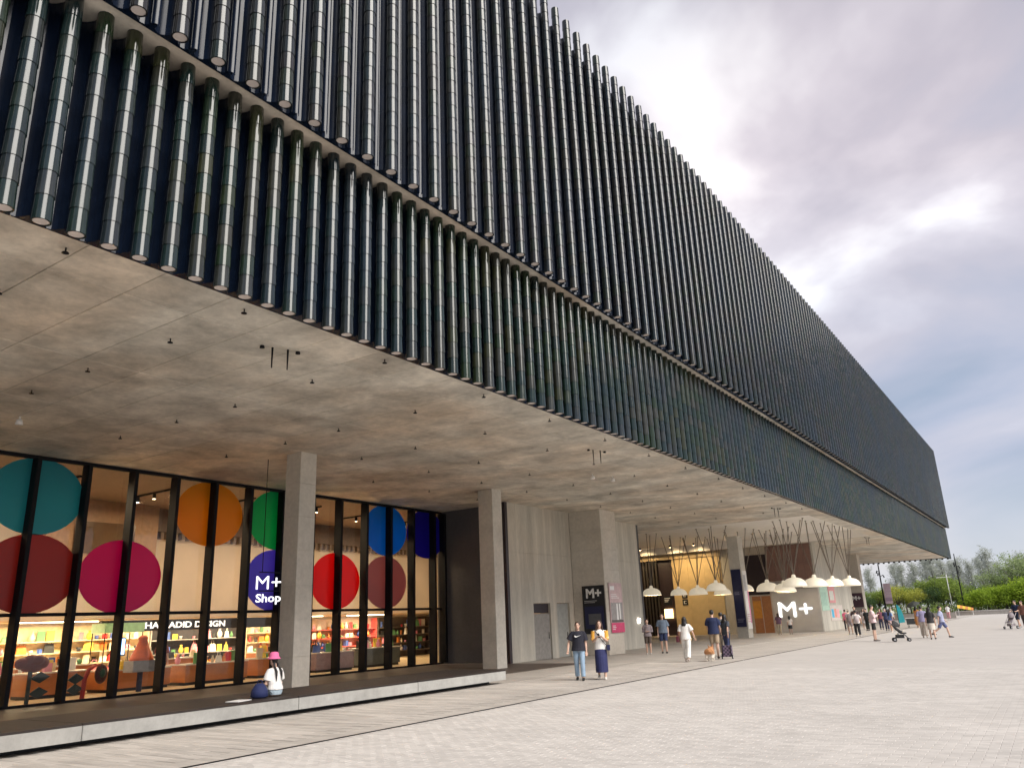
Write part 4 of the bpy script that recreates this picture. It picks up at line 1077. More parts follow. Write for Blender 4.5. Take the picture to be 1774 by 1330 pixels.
def person(lab, x, y, face, h, top, top_c, bot, bot_c, hair='black', hair_len='short', arms=('down', 'down'), legs=(0, 0, 0, 0), shoe=(0.02, 0.02, 0.02), skin=0, group=None, loose=1.0, vox=0.014,
           sit=None, z=0.0, face_detail=False, head_down=0.0, hat=None, lean=0.0):
    """face = point (x, y) looked at, or an angle in degrees (0 looks along +Y, 180 towards the camera)"""
    if isinstance(face, tuple): rz = math.atan2(-(face[0]-x), face[1]-y)
    else: rz = math.radians(face)
    root = thing('person', lab, 'person', (x, y, z), rz, group)
    k = h/1.70
    root.scale = (k, k, k)
    skm = SKIN[skin]
    L1, L2 = 0.43, 0.42
    hips, knees, ank = [], [], []
    if sit:
        for i, sx in enumerate((-1, 1)):
            hips.append(Vector((sx*0.09, 0, 0.11))); knees.append(Vector(sit[i][0])); ank.append(Vector(sit[i][1]))
        dz = -0.82
    else:
        for i, sx in enumerate((-1, 1)):
            a, b = math.radians(legs[2*i]), math.radians(legs[2*i+1])
            hp = Vector((sx*0.092, 0, 0.93)); kn = hp+Vector((sx*0.005, L1*math.sin(a), -L1*math.cos(a))); an = kn+Vector((0, L2*math.sin(b), -L2*math.cos(b)))
            hips.append(hp); knees.append(kn); ank.append(an)
        drop = min(a_.z for a_ in ank)-0.085
        for l_ in (hips, knees, ank):
            for v in l_: v.z -= drop
        dz = -drop
    def T(q): return Vector((q[0], q[1]+lean*max(0, q[2]-0.9), q[2]+dz))
    # --- body
    b = MB()
    b.tube([T((0, 0, 0.84)), T((0, -0.005, 0.93)), T((0, 0, 1.06)), T((0, 0.005, 1.20)), T((0, 0, 1.33)), T((0, -0.005, 1.41)), T((0, -0.005, 1.455))],
           [(0.14, 0.10), (0.165, 0.115), (0.138, 0.10), (0.15, 0.105), (0.165, 0.10), (0.13, 0.075), (0.055, 0.055)], 14)
    b.tube([T((0, -0.01, 1.42)), T((0, 0.0, 1.53))], 0.05, 10)
    hd = Vector((0, 0.015+head_down*0.5, 1.595))
    hc = T(hd)
    b.ell(hc+Vector((0, 0, 0.02)), (0.072, 0.092, 0.098), 16, 12)
    b.ell(hc+Vector((0, 0.022, -0.045)), (0.055, 0.068, 0.07), 14, 10)
    b.ell(hc+Vector((0, 0.098, -0.012)), (0.014, 0.02, 0.024), 8, 6)           # nose
    for sx in (-1, 1): b.ell(hc+Vector((sx*0.076, -0.005, 0.0)), (0.012, 0.024, 0.034), 8, 6)
    shoulders, elbows, wrists = [], [], []
    for i, sx in enumerate((-1, 1)):
        e_, w_ = ARMS[arms[i]] if isinstance(arms[i], str) else arms[i]
        s0 = T((sx*0.170, -0.005, 1.375))
        el = s0+Vector((sx*e_[0], e_[1], e_[2])); wr = s0+Vector((sx*w_[0], w_[1], w_[2]))
        shoulders.append(s0); elbows.append(el); wrists.append(wr)
        b.tube([s0+Vector((-sx*0.05, 0, 0.0)), s0, (s0+el)/2, el, (el*0.6+wr*0.4), wr], [0.055, 0.052, 0.044, 0.038, 0.039, 0.026], 10)
        d = (wr-el).normalized(); sd_ = Vector((sx, 0, 0)); up_ = d.cross(sd_).normalized(); sd_ = up_.cross(d).normalized()
        b.tube([wr, wr+d*0.05, wr+d*0.095], [(0.026, 0.022), (0.042, 0.017), (0.040, 0.014)], 8)
        inn = up_ if up_.y > 0 else -up_
        for f_, ln in ((-0.03, 0.058), (-0.01, 0.072), (0.011, 0.068), (0.031, 0.05)):
            p0 = wr+d*0.085+sd_*f_
            b.tube([p0, p0+d*ln*0.5+inn*0.01, p0+d*ln*0.85+inn*0.03], [0.0095, 0.009, 0.007], 6)
        p0 = wr+d*0.03-sd_*0.03*1
        b.tube([p0, p0+d*0.03+inn*0.025, p0+d*0.055+inn*0.04], [0.012, 0.011, 0.009], 6)
    for i in range(2):
        hp, kn, an = hips[i], knees[i], ank[i]
        b.tube([hp+Vector((0, 0, 0.04)), hp, (hp+kn)/2, kn, kn*0.62+an*0.38, an], [0.088, 0.088, 0.070, 0.052, 0.053, 0.036], 12)
        ft = Vector((0, 1, 0)) if not sit else Vector((0, 1, 0))
        b.tube([an+Vector((0, -0.03, -0.03)), an+Vector((0, 0.05, -0.045)), an+Vector((0, 0.15, -0.06))], [0.036, 0.036, 0.025], 8)
    remesh(b, 'body', skm, root, vox)
    # --- clothes
    tm = top_c if not isinstance(top_c, tuple) else P('cloth %.3f %.3f %.3f' % top_c, top_c, 0.85, var=0.12, scale=8)
    bm_ = bot_c if not isinstance(bot_c, tuple) else P('cloth %.3f %.3f %.3f' % bot_c, bot_c, 0.85, var=0.12, scale=8)
    g = 0.016*loose
    hem = 0.97 if sit else {'tee': 0.86, 'long': 0.86, 'tank': 0.86, 'dress': 0.86, 'coat': 0.70}[top]
    c = MB()
    c.tube([T((0, 0, hem)), T((0, -0.005, 0.95 if not sit else 1.0)), T((0, 0, 1.06)), T((0, 0.005, 1.20)), T((0, 0, 1.33)), T((0, -0.005, 1.405)), T((0, -0.005, 1.45))],
           [(0.168+1.6*g, 0.12+1.6*g), (0.168+1.3*g, 0.116+1.3*g), (0.148+1.2*g, 0.105+1.3*g), (0.154+g, 0.109+g), (0.166+g, 0.102+g), (0.135+g, 0.08+g*0.8), (0.066, 0.066)], 16)
    frac = {'tee': 0.75, 'long': 1.9, 'tank': 0.12, 'dress': 0.6, 'coat': 1.9}[top]
    for i, sx in enumerate((-1, 1)):
        s0, el, wr = shoulders[i], elbows[i], wrists[i]
        pts = [s0+Vector((-sx*0.07, 0, 0.005)), s0+Vector((-sx*0.01, 0, -0.005)), s0+(el-s0)*0.3]
        rad = [0.05+g*0.6, 0.054+g*0.8, 0.056+g]
        if frac <= 1:
            pts += [s0+(el-s0)*frac]; rad += [0.052+g*1.5]
        else:
            pts += [(s0+el)/2, el, el+(wr-el)*(frac-1)]; rad += [0.049+g, 0.044+g, 0.034+g*0.8]
        c.tube(pts, rad, 10)
    if top == 'dress':
        c.tube([T((0, 0, 0.95)), T((0, 0, 0.8)), T((0, 0.0, 0.52))], [(0.17, 0.125), (0.2, 0.16), (0.25, 0.22)], 16)
    tops = remesh(c, 'shirt' if top in ('tee', 'tank', 'long') else ('dress' if top == 'dress' else 'coat'), tm, root, vox)
    c = MB()
    hz_ = (hips[0]+hips[1])/2
    if bot in ('trousers', 'shorts', 'wide'):
        fr_ = {'trousers': 1.93, 'shorts': 0.92, 'wide': 1.9}[bot]
        wd = 0.014 if bot != 'wide' else 0.03
        c.tube([hz_+Vector((0, 0, 0.12)), hz_, hz_+Vector((0, 0, -0.08))], [(0.155, 0.112), (0.178, 0.13), (0.15, 0.12)], 14)
        for i in range(2):
            hp, kn, an = hips[i], knees[i], ank[i]
            pts = [hp+Vector((0, 0, 0.03)), hp, (hp+kn)/2]; rad = [0.098, 0.098, 0.080+wd]
            if fr_ <= 1: pts.append(hp+(kn-hp)*fr_); rad.append(0.074+wd)
            else: pts += [kn, kn+(an-kn)*(fr_-1)]; rad += [0.060+wd, 0.052+wd*1.3]
            c.tube(pts, rad, 12)
        remesh(c, 'trousers' if bot != 'shorts' else 'shorts', bm_, root, vox)
    elif bot in ('skirt', 'longskirt'):
        lo_ = 0.52 if bot == 'skirt' else 0.22
        kc = (knees[0]+knees[1])/2
        spread = abs(knees[0].y-knees[1].y)*0.5
        c.tube([T((0, 0, 1.02)), T((0, 0, 0.9)), T((0, kc.y*0.6, 0.66)), T((0, kc.y*0.9, lo_))], [(0.15, 0.11), (0.18, 0.135), (0.19, 0.15+spread*0.6), (0.2 if bot == 'skirt' else 0.19, 0.17+spread)], 16)
        remesh(c, 'skirt', bm_, root, vox)
    sm_ = P('shoe %.2f %.2f %.2f' % shoe, shoe, 0.5)
    for i in range(2):
        an = ank[i]
        MB().tube([an+Vector((0, -0.065, -0.045)), an+Vector((0, -0.03, -0.035)), an+Vector((0, 0.06, -0.045)), an+Vector((0, 0.14, -0.058)), an+Vector((0, 0.19, -0.068))],
                  [(0.03, 0.036), (0.042, 0.048), (0.044, 0.040), (0.042, 0.028), (0.02, 0.014)], 10).build('shoe', sm_, root, (0, 0, 0), False)
    # --- hair
    hm = HAIR[hair]
    c = MB()
    c.ell(hc+Vector((0, -0.016, 0.035)), (0.084, 0.098, 0.098), 16, 12)
    if hair_len in ('long', 'shoulder'):
        zl = 1.20 if hair_len == 'long' else 1.36
        c.tube([hc+Vector((0, -0.05, 0.02)), hc+Vector((0, -0.065, -0.08)), T((0, -0.105, 1.42)), T((0, -0.13, zl))], [(0.085, 0.06), (0.088, 0.05), (0.105, 0.035), (0.07, 0.02)], 12)
        for sx in (-1, 1):
            c.tube([hc+Vector((sx*0.065, -0.01, 0.05)), hc+Vector((sx*0.082, 0.0, -0.05)), T((sx*0.09, 0.03, 1.42)), T((sx*0.085, 0.10, zl+0.06))], [(0.03, 0.04), (0.026, 0.045), (0.03, 0.03), (0.015, 0.012)], 8)
    elif hair_len == 'bun':
        c.ell(hc+Vector((0, -0.1, 0.07)), (0.045, 0.045, 0.045), 10, 8)
    elif hair_len == 'pigtails':
        for sx in (-1, 1):
            c.tube([hc+Vector((sx*0.05, -0.08, -0.04)), hc+Vector((sx*0.06, -0.10, -0.12)), T((sx*0.075, -0.15, 1.36)), T((sx*0.08, -0.15, 1.14))], [0.03, 0.026, 0.032, 0.008], 8)
    ho = remesh(c, 'hair', hm, root, 0.010)
    # cut the face free: hair is pulled back in front
    ho['front_cut'] = 1
    if face_detail:
        for sx in (-1, 1):
            MB().ell(hc+Vector((sx*0.029, 0.087, 0.012)), (0.012, 0.008, 0.007), 8, 6).build('eye', P('eye dark', (0.02, 0.015, 0.012), 0.3), root, (0, 0, 0), False)
            MB().tube([hc+Vector((sx*0.016, 0.092, 0.033)), hc+Vector((sx*0.042, 0.082, 0.034))], 0.004, 5).build('eyebrow', hm, root, (0, 0, 0), False)
        MB().ell(hc+Vector((0, 0.083, -0.058)), (0.021, 0.008, 0.006), 8, 6).build('mouth', P('lips', (0.40, 0.10, 0.09), 0.5), root, (0, 0, 0), False)
    if hat:
        hb = MB(); hb.lathe([(0.155, 0.0), (0.150, 0.012), (0.108, 0.055), (0.102, 0.13), (0.07, 0.155), (0, 0.16)], tuple(hc+Vector((0, -0.005, 0.045))), 20)
        hb.build('hat', hat, root, (0, 0, 0), False)
    root['_k'] = k
    return dict(root=root, wr=wrists, el=elbows, hc=hc, sh=shoulders, T=T, k=k, hips=hips)
def wpt(p, v):
    """local point on a person -> world"""
    r = p['root']; a = r.rotation_euler.z; k = p['k']
    return Vector((r.location.x+k*(v.x*math.cos(a)-v.y*math.sin(a)), r.location.y+k*(v.x*math.sin(a)+v.y*math.cos(a)), r.location.z+k*v.z))
CAMXY = (0, 0)
WALK = (24, 8, -14, -34)
# the couple
A = person('woman in a black T-shirt and light jeans walking towards the camera', -12.06, 21.08, (-1.5, 0), 1.63, 'tee', (0.012, 0.012, 0.022), 'trousers', (0.26, 0.36, 0.47), 'brown', 'short', ('down', 'side'), (12, 2, -7, -16), face_detail=True, loose=2.6, vox=0.009, shoe=(0.02, 0.02, 0.018))
T_ = A['T']
mk = MB()
pts = [(0.10, 0.0), (0.085, -0.032), (0.05, -0.038), (-0.115, 0.028), (0.035, -0.006), (0.065, 0.002), (0.088, 0.026)]
ym = 0.185
mk.add([T_((px, ym+0.004, 1.30+pz)) for px, pz in pts] + [T_((px, ym-0.02, 1.30+pz)) for px, pz in pts], [tuple(range(7)), tuple(reversed(range(7, 14)))] + [(i, 7+i, 7+(i+1) % 7, (i+1) % 7) for i in range(7)])
mk.build('chest_mark', M['white'], A['root'], (0, 0, 0), False)
Bp = person('woman in a white top with yellow sleeves and long navy skirt holding a phone', -11.56, 21.51, (-0.5, 0), 1.66, 'tee', (0.72, 0.70, 0.66), 'longskirt', (0.018, 0.022, 0.085), 'brown', 'long', ('phone', 'phone'), (18, 6, -12, -28), face_detail=True, vox=0.009, shoe=(0.6, 0.56, 0.5))
for i, sx in enumerate((-1, 1)):
    s0, el = Bp['sh'][i], Bp['el'][i]
    MB().tube([s0+Vector((sx*0.012, 0, 0.03)), s0+(el-s0)*0.45, s0+(el-s0)*0.85], [0.074, 0.076, 0.074], 12).build('yellow_sleeve', P('yellow cloth', (0.72, 0.36, 0.05), 0.8), Bp['root'], (0, 0, 0), False)
sb = MB(); T_ = Bp['T']
sb.tube([T_((0.14, 0.06, 1.42)), T_((0.06, 0.145, 1.3)), T_((-0.06, 0.15, 1.14)), T_((-0.19, 0.09, 0.98))], 0.011, 6)
ob = sb.mesh('strap', M['steel_dark'])
bag = thing('shoulder_bag', 'small dark shoulder bag on a thin strap across the white top', 'bag', tuple(Bp['root'].location), Bp['root'].rotation_euler.z)
bag.scale = Bp['root'].scale
link('strap', ob, bag, (0, 0, 0), False)
MB().box(-0.29, -0.19, -0.02, 0.16, 0.82, 0.98, 0, 0.01).build('pouch', M['navy'], bag, (0, 0, 0), False)
ph = (wpt(Bp, Bp['wr'][0])+wpt(Bp, Bp['wr'][1]))/2
mb = MB(); mb.box(-0.037, 0.037, -0.005, 0.005, -0.07, 0.07, 0, 0.003)
o = mb.build('phone', M['blackp'], None, (ph.x+0.02, ph.y-0.09, ph.z+0.05)); o.rotation_euler = (0.5, 0, 0)
tag(o, 'dark phone held in both hands before the white top', 'phone')

# others: label, x, y, face, height, top, colour, bottom, colour, hair, len, arms, legs, shoe, loose
PPL = [
 ('person in grey clothes with folded hands standing by the dark slats', -16.5, 35.5, CAMXY, 1.58, 'long', (0.24, 0.20, 0.21), 'shorts', (0.10, 0.075, 0.06), 'brown', 'short', ('cross', 'cross'), (4, 0, -3, 0), (0.5, 0.46, 0.42), 1.4),
 ('person in an open blue and grey shirt and dark shorts near the lobby opening', -16.1, 36.4, CAMXY, 1.80, 'tee', (0.14, 0.18, 0.24), 'shorts', (0.03, 0.045, 0.11), 'black', 'short', ('down', 'down'), (6, 0, -4, -6), (0.03, 0.03, 0.03), 2.4),
 ('woman all in white seen from behind walking to the entrance', -12.13, 29.48, 8, 1.64, 'tee', (0.74, 0.72, 0.69), 'wide', (0.72, 0.70, 0.66), 'black', 'shoulder', ('down', 'side'), (16, 4, -10, -26), (0.35, 0.3, 0.27), 2.0),
 ('tall man in a navy polo and khaki shorts seen from behind beside the dog', -11.75, 31.5, 12, 1.84, 'tee', (0.012, 0.02, 0.065), 'shorts', (0.36, 0.28, 0.19), 'black', 'short', ('fwd', 'fwd'), (6, 2, -5, -8), (0.05, 0.05, 0.05), 2.2),
 ('person in dark clothes half hidden behind the man in the navy polo', -12.15, 33.6, 10, 1.74, 'tee', (0.10, 0.11, 0.12), 'trousers', (0.32, 0.26, 0.2), 'black', 'short', ('down', 'down'), (4, 0, -4, 0), (0.04, 0.04, 0.04), 1.2),
 ('woman in a patterned dark top pulling the plaid trolley', -11.85, 33.2, -20, 1.66, 'tee', (0.05, 0.055, 0.07), 'trousers', (0.03, 0.04, 0.10), 'black', 'shoulder', ('down', 'back'), (8, 2, -8, -14), (0.5, 0.5, 0.5), 1.2),
 ('woman in a plum top and khaki skirt by the lobby opening', -17.9, 61.9, 20, 1.55, 'tee', (0.12, 0.06, 0.10), 'wide', (0.40, 0.34, 0.25), 'brown', 'shoulder', ('down', 'down'), (6, 0, -5, -6), (0.3, 0.28, 0.25), 1.6),
 ('small person in a white top and black skirt before the lit screen', -17.3, 62.7, 15, 1.32, 'tee', (0.68, 0.63, 0.6), 'skirt', (0.02, 0.02, 0.022), 'black', 'shoulder', ('down', 'down'), (8, 2, -6, -10), (0.05, 0.05, 0.05), 1.2),
 ('person in a bright pink top at the back of the queue by the poster', -14.4, 68.2, 25, 1.60, 'tee', (0.62, 0.12, 0.22), 'trousers', (0.03, 0.025, 0.03), 'black', 'short', ('down', 'down'), (5, 0, -5, 0), (0.1, 0.1, 0.1), 1.2),
 ('person in a grey top and patterned shorts in the queue', -12.2, 58.8, 30, 1.62, 'tee', (0.26, 0.22, 0.23), 'shorts', (0.30, 0.26, 0.27), 'grey', 'short', ('down', 'down'), (7, 2, -6, -8), (0.5, 0.48, 0.45), 1.6),
 ('woman in a white top and black trousers with a pale bag in the queue', -10.75, 53.8, 20, 1.55, 'tee', (0.72, 0.67, 0.64), 'trousers', (0.02, 0.018, 0.02), 'black', 'short', ('down', 'side'), (10, 3, -8, -12), (0.6, 0.56, 0.52), 1.6),
 ('man in a dark top standing just behind the woman with the pale bag', -11.7, 58.4, 190, 1.78, 'tee', (0.05, 0.03, 0.035), 'trousers', (0.03, 0.03, 0.035), 'black', 'short', ('down', 'down'), (0, 0, 0, 0), (0.03, 0.03, 0.03), 1.2),
 ('person in a pale grey dress further along the queue', -13.4, 70.1, 200, 1.60, 'dress', (0.42, 0.38, 0.38), 'none', (0.3, 0.3, 0.3), 'black', 'shoulder', ('down', 'down'), (4, 0, -4, 0), (0.4, 0.4, 0.4), 1.0),
 ('person in black beside the pale grey dress', -12.5, 66.4, 160, 1.60, 'tee', (0.015, 0.018, 0.02), 'trousers', (0.02, 0.025, 0.025), 'black', 'short', ('down', 'down'), (4, 0, -4, 0), (0.03, 0.03, 0.03), 1.2),
 ('man in an open pale pink shirt and black shorts looking at his hands', -8.35, 45.85, -70, 1.80, 'long', (0.70, 0.52, 0.52), 'shorts', (0.018, 0.018, 0.02), 'black', 'short', ('phone', 'phone'), (5, 0, -6, -2), (0.10, 0.08, 0.07), 2.2),
 ('person in a burgundy top behind the man in the pink shirt', -11.9, 68.6, 195, 1.55, 'tee', (0.16, 0.05, 0.07), 'trousers', (0.035, 0.035, 0.07), 'black', 'short', ('down', 'down'), (4, 0, -4, 0), (0.05, 0.05, 0.05), 1.2),
 ('person in a navy top and white cap behind the pushchair handle', -10.9, 65.0, 175, 1.55, 'tee', (0.04, 0.05, 0.12), 'trousers', (0.04, 0.04, 0.08), 'grey', 'short', ('down', 'down'), (4, 0, -4, 0), (0.05, 0.05, 0.05), 1.2),
 ('woman with long dark hair in denim and a pale pink skirt by the pushchair', -10.1, 61.8, -30, 1.52, 'tee', (0.10, 0.16, 0.34), 'skirt', (0.66, 0.46, 0.44), 'black', 'long', ('phone', 'down'), (6, 2, -6, -8), (0.5, 0.45, 0.42), 1.4),
 ('person in a cream T-shirt in front of the turquoise flag', -12.5, 77.4, 185, 1.58, 'tee', (0.60, 0.60, 0.52), 'trousers', (0.03, 0.035, 0.10), 'black', 'short', ('down', 'down'), (4, 0, -4, 0), (0.05, 0.05, 0.05), 1.2),
 ('person in a long orange dress under the dark umbrella', -9.6, 70.8, -20, 1.62, 'dress', (0.46, 0.20, 0.06), 'longskirt', (0.46, 0.20, 0.06), 'black', 'shoulder', ('up', 'down'), (6, 2, -6, -8), (0.5, 0.4, 0.3), 1.0),
 ('person in a lavender shirt and beige trousers next to the woman in cream', -6.35, 48.6, 5, 1.66, 'tee', (0.30, 0.27, 0.42), 'wide', (0.46, 0.40, 0.34), 'black', 'short', ('down', 'down'), (12, 4, -9, -18), (0.5, 0.45, 0.4), 1.6),
 ('woman with very long black hair in a black top, cream skirt and pink leggings', -5.72, 46.5, 10, 1.58, 'tee', (0.03, 0.028, 0.03), 'skirt', (0.56, 0.50, 0.43), 'black', 'long', ('down', 'down'), (12, 4, -8, -18), (0.05, 0.05, 0.05), 1.0),
 ('person in a blue and white patterned shirt striding past the woman in cream', -5.45, 48.6, -80, 1.66, 'tee', (0.34, 0.36, 0.50), 'shorts', (0.10, 0.12, 0.24), 'black', 'short', ('fwd', 'back'), (30, 10, -26, -55), (0.02, 0.02, 0.02), 2.0),
 ('man in a navy T-shirt and shorts pushing the grey pushchair at the right edge', -2.5, 62.1, 150, 1.76, 'tee', (0.008, 0.018, 0.05), 'shorts', (0.012, 0.022, 0.045), 'black', 'short', ('push', 'push'), (18, 4, -14, -30), (0.25, 0.25, 0.25), 2.0),
 ('person in a brown top cut by the right picture edge', -2.05, 59.3, 150, 1.70, 'tee', (0.16, 0.07, 0.05), 'trousers', (0.08, 0.06, 0.06), 'brown', 'short', ('down', 'down'), (8, 2, -6, -8), (0.06, 0.06, 0.06), 1.4),
 ('distant person in a white top and pink trousers by the planter corner', -11.1, 106.8, 10, 1.60, 'tee', (0.70, 0.70, 0.70), 'trousers', (0.62, 0.30, 0.34), 'black', 'short', ('down', 'down'), (8, 2, -6, -8), (0.3, 0.3, 0.3), 1.4),
 ('shop visitor in black standing inside behind the glass door', -27.9, 23.5, 250, 1.62, 'tee', (0.03, 0.02, 0.02), 'trousers', (0.03, 0.03, 0.03), 'black', 'short', ('phone', 'down'), (0, 0, 0, 0), (0.03, 0.03, 0.03), 1.2),
 ('shop assistant in dark red behind the sloping display counter', -28.4, 18.0, 250, 1.66, 'tee', (0.12, 0.02, 0.02), 'trousers', (0.03, 0.03, 0.03), 'black', 'shoulder', ('down', 'phone'), (0, 0, 0, 0), (0.03, 0.03, 0.03), 1.2),
]
who = {}
for (lab, x, y, fc, h, top, tcx, bot, bcx, hr, hl, ar, lg, sh_, lo_) in PPL:
    who[lab[:26]] = person(lab, x, y, fc, h, top, tcx, bot, bcx, hr, hl, ar, lg, sh_, 0, None, lo_)
def find(s): return next(v for k, v in who.items() if s in k)
# pink leggings of the woman in cream
pc = find('woman with very long')
# the woman sitting on the bench
seatz = 0.374
Sw = person('woman in a pink bucket hat and white top sitting on the long bench', -14.62, 12.06, 92, 1.60, 'tee', (0.76, 0.73, 0.70), 'trousers', (0.36, 0.44, 0.50), 'black', 'pigtails', ('lap', 'lap'), (0, 0, 0, 0), (0.55, 0.55, 0.52), 0, None, 1.5, 0.009,
            sit=(((-0.22, 0.36, 0.17), (0.05, 0.34, 0.085)), ((0.24, 0.36, 0.17), (-0.04, 0.46, 0.085))), z=seatz, hat=P('pink felt', (0.75, 0.16, 0.34), 0.9), lean=0.12)
nb_ = thing('navy_bag', 'slouched navy bag on the bench beside the seated woman', 'bag', (-14.6, 11.62, seatz), 0.4)
nb_.scale = (0.8, 0.95, 0.78)
mb = MB(); mb.lathe([(0.16, 0), (0.24, 0.05), (0.22, 0.2), (0.12, 0.36), (0.06, 0.38)], n=14, sy=0.75); mb.build('sack', P('navy cloth bag', (0.012, 0.02, 0.085), 0.8), nb_, (0, 0, 0), False)
MB().tube([(-0.08, 0, 0.35), (-0.05, 0, 0.46), (0.05, 0, 0.46), (0.08, 0, 0.35)], 0.014, 6).build('handle', P('navy cloth bag', (0.012, 0.02, 0.085), 0.8), nb_, (0, 0, 0), False)
o = MB().box(-0.16, 0.16, -0.22, 0.22, 0, 0.012, 0, 0.004).build('leaflet', M['white'], None, (-14.5, 11.02, seatz)); o.rotation_euler = (0, 0, 0.3)
tag(o, 'white leaflet lying on the bench edge left of the navy bag', 'leaflet')

# things people hold and push
wv = find('woman all in white')
hb = thing('handbag', 'dark red handbag hanging from the shoulder of the woman in white', 'bag', tuple(wpt(wv, Vector((-0.30, 0.0, 0.98)))), 0.1)
mb = MB(); mb.box(-0.05, 0.05, -0.14, 0.14, -0.22, 0.0, 0, 0.01); mb.build('pouch', P('wine leather', (0.10, 0.015, 0.03), 0.5), hb, (0, 0, 0), False)
MB().tube([(0, -0.11, -0.01), (0.05, -0.02, 0.36), (0.05, 0.02, 0.36), (0, 0.11, -0.01)], 0.01, 5).build('strap', P('wine leather', (0.10, 0.015, 0.03), 0.5), hb, (0, 0, 0), False)
qw = find('woman in a white top and b')
bp = thing('backpack', 'pale grey backpack on the woman in white and black in the queue', 'bag', tuple(wpt(qw, Vector((0.0, -0.20, 1.14)))), qw['root'].rotation_euler.z)
MB().tube([(0, 0, -0.2), (0, -0.02, -0.05), (0, 0, 0.16), (0, 0.02, 0.2)], [(0.12, 0.07), (0.15, 0.09), (0.12, 0.07), (0.05, 0.03)], 12).build('sack', P('pale grey bag', (0.42, 0.36, 0.36), 0.8), bp, (0, 0, 0), False)
for sx in (-1, 1): MB().tube([(sx*0.09, 0.02, 0.16), (sx*0.10, 0.1, 0.25), (sx*0.10, 0.2, 0.26)], 0.016, 6).build('strap', P('pale grey bag', (0.42, 0.36, 0.36), 0.8), bp, (0, 0, 0), False)
um = find('person in a long orange')
hp = wpt(um, um['wr'][0])
u_ = thing('umbrella', 'dark open umbrella tilted over the person in the orange dress', 'umbrella', (hp.x, hp.y, hp.z-0.05))
u_.rotation_euler = (0.25, -0.3, 0.3)
MB().tube([(0, 0, -0.05), (0, 0, 0.75)], 0.012, 6).build('shaft', M['steel_dark'], u_, (0, 0, 0), False)
mb = MB(); n = 8
for k in range(n):
    a, b2 = 2*math.pi*k/n, 2*math.pi*(k+1)/n
    P0 = (0, 0, 0.76); P1 = (0.3*math.cos(a), 0.3*math.sin(a), 0.69); P2 = (0.3*math.cos(b2), 0.3*math.sin(b2), 0.69); P3 = (0.55*math.cos(a), 0.55*math.sin(a), 0.52); P4 = (0.55*math.cos(b2), 0.55*math.sin(b2), 0.52); Pm = (0.5*math.cos((a+b2)/2), 0.5*math.sin((a+b2)/2), 0.545)
    mb.add([P0, P1, P2, P3, P4, Pm], [(0, 1, 2), (1, 3, 5), (1, 5, 2), (2, 5, 4)])
    mb.add([(x_, y_, z_-0.006) for x_, y_, z_ in (P0, P1, P2, P3, P4, Pm)], [(2, 1, 0), (5, 3, 1), (2, 5, 1), (4, 5, 2)])
mb.build('canopy', P('umbrella cloth', (0.035, 0.04, 0.035), 0.6), u_, (0, 0, 0), False)

def wheel(par, x, y, r, w_=0.03, name='wheel'):
    o = MB().tube([(x-w_, y, r), (x+w_, y, r)], r, 14).build(name, M['steel_dark'], par, (0, 0, 0), False)
    MB().tube([(x-w_-0.004, y, r), (x+w_+0.004, y, r)], r*0.55, 10).build('rim', P('grey rim', (0.35, 0.35, 0.36), 0.4), o, (0, 0, 0), False)
def pushchair(lab, x, y, rz, fab, frm):
    s_ = thing('pushchair', lab, 'pushchair', (x, y, 0), rz)
    for sx in (-0.22, 0.22):
        wheel(s_, sx, 0.36, 0.085); wheel(s_, sx, -0.30, 0.10)
        MB().tube([(sx, 0.36, 0.12), (sx, 0.1, 0.45), (sx, -0.3, 0.82), (sx, -0.46, 0.98)], 0.014, 6).build('frame', frm, s_, (0, 0, 0), False)
        MB().tube([(sx, -0.30, 0.12), (sx, -0.05, 0.42), (sx, 0.12, 0.52)], 0.014, 6).build('frame', frm, s_, (0, 0, 0), False)
    MB().tube([(-0.22, -0.46, 0.98), (-0.2, -0.5, 1.0), (0.2, -0.5, 1.0), (0.22, -0.46, 0.98)], 0.018, 6).build('handle', M['steel_dark'], s_, (0, 0, 0), False)
    mb = MB(); mb.tube([(0, 0.28, 0.40), (0, 0.05, 0.40), (0, -0.18, 0.62), (0, -0.30, 0.84)], [(0.19, 0.03), (0.2, 0.045), (0.2, 0.045), (0.18, 0.03)], 10)
    mb.build('seat', fab, s_, (0, 0, 0), False)
    hd_ = MB(); n = 8
    vs = []; fs = []
    for i in range(6):
        t = math.pi*0.55*i/5
        for k in range(n+1):
            q = math.pi*k/n
            vs.append((-0.21*math.cos(q), -0.28+0.36*math.sin(t)*math.sin(q)*0.9, 0.72+0.30*math.cos(t)*math.sin(q)))
    for i in range(5):
        for k in range(n):
            a = i*(n+1)+k; fs.append((a, a+1, a+n+2, a+n+1)); 
    hd_.add(vs, fs, 0, True); hd_.build('hood', fab, s_, (0, 0, 0), False)
    MB().box(-0.17, 0.17, -0.22, 0.16, 0.17, 0.33, 0, 0.02).build('basket', fab, s_, (0, 0, 0), False)
    return s_
pushchair('black folding pushchair standing by the man in the pink shirt', -6.95, 44.6, math.radians(-75), P('black fabric', (0.014, 0.014, 0.016), 0.7), P('black frame', (0.03, 0.03, 0.032), 0.4))
mp_ = find('man in a navy T-shirt and')
rzm = mp_['root'].rotation_euler.z
hx, hy = -math.sin(rzm), math.cos(rzm)
pushchair('grey pushchair pushed by the man in the navy T-shirt', -2.5+hx*0.86, 62.1+hy*0.86, rzm, P('grey fabric', (0.22, 0.19, 0.20), 0.7), P('pale frame', (0.5, 0.46, 0.48), 0.4))
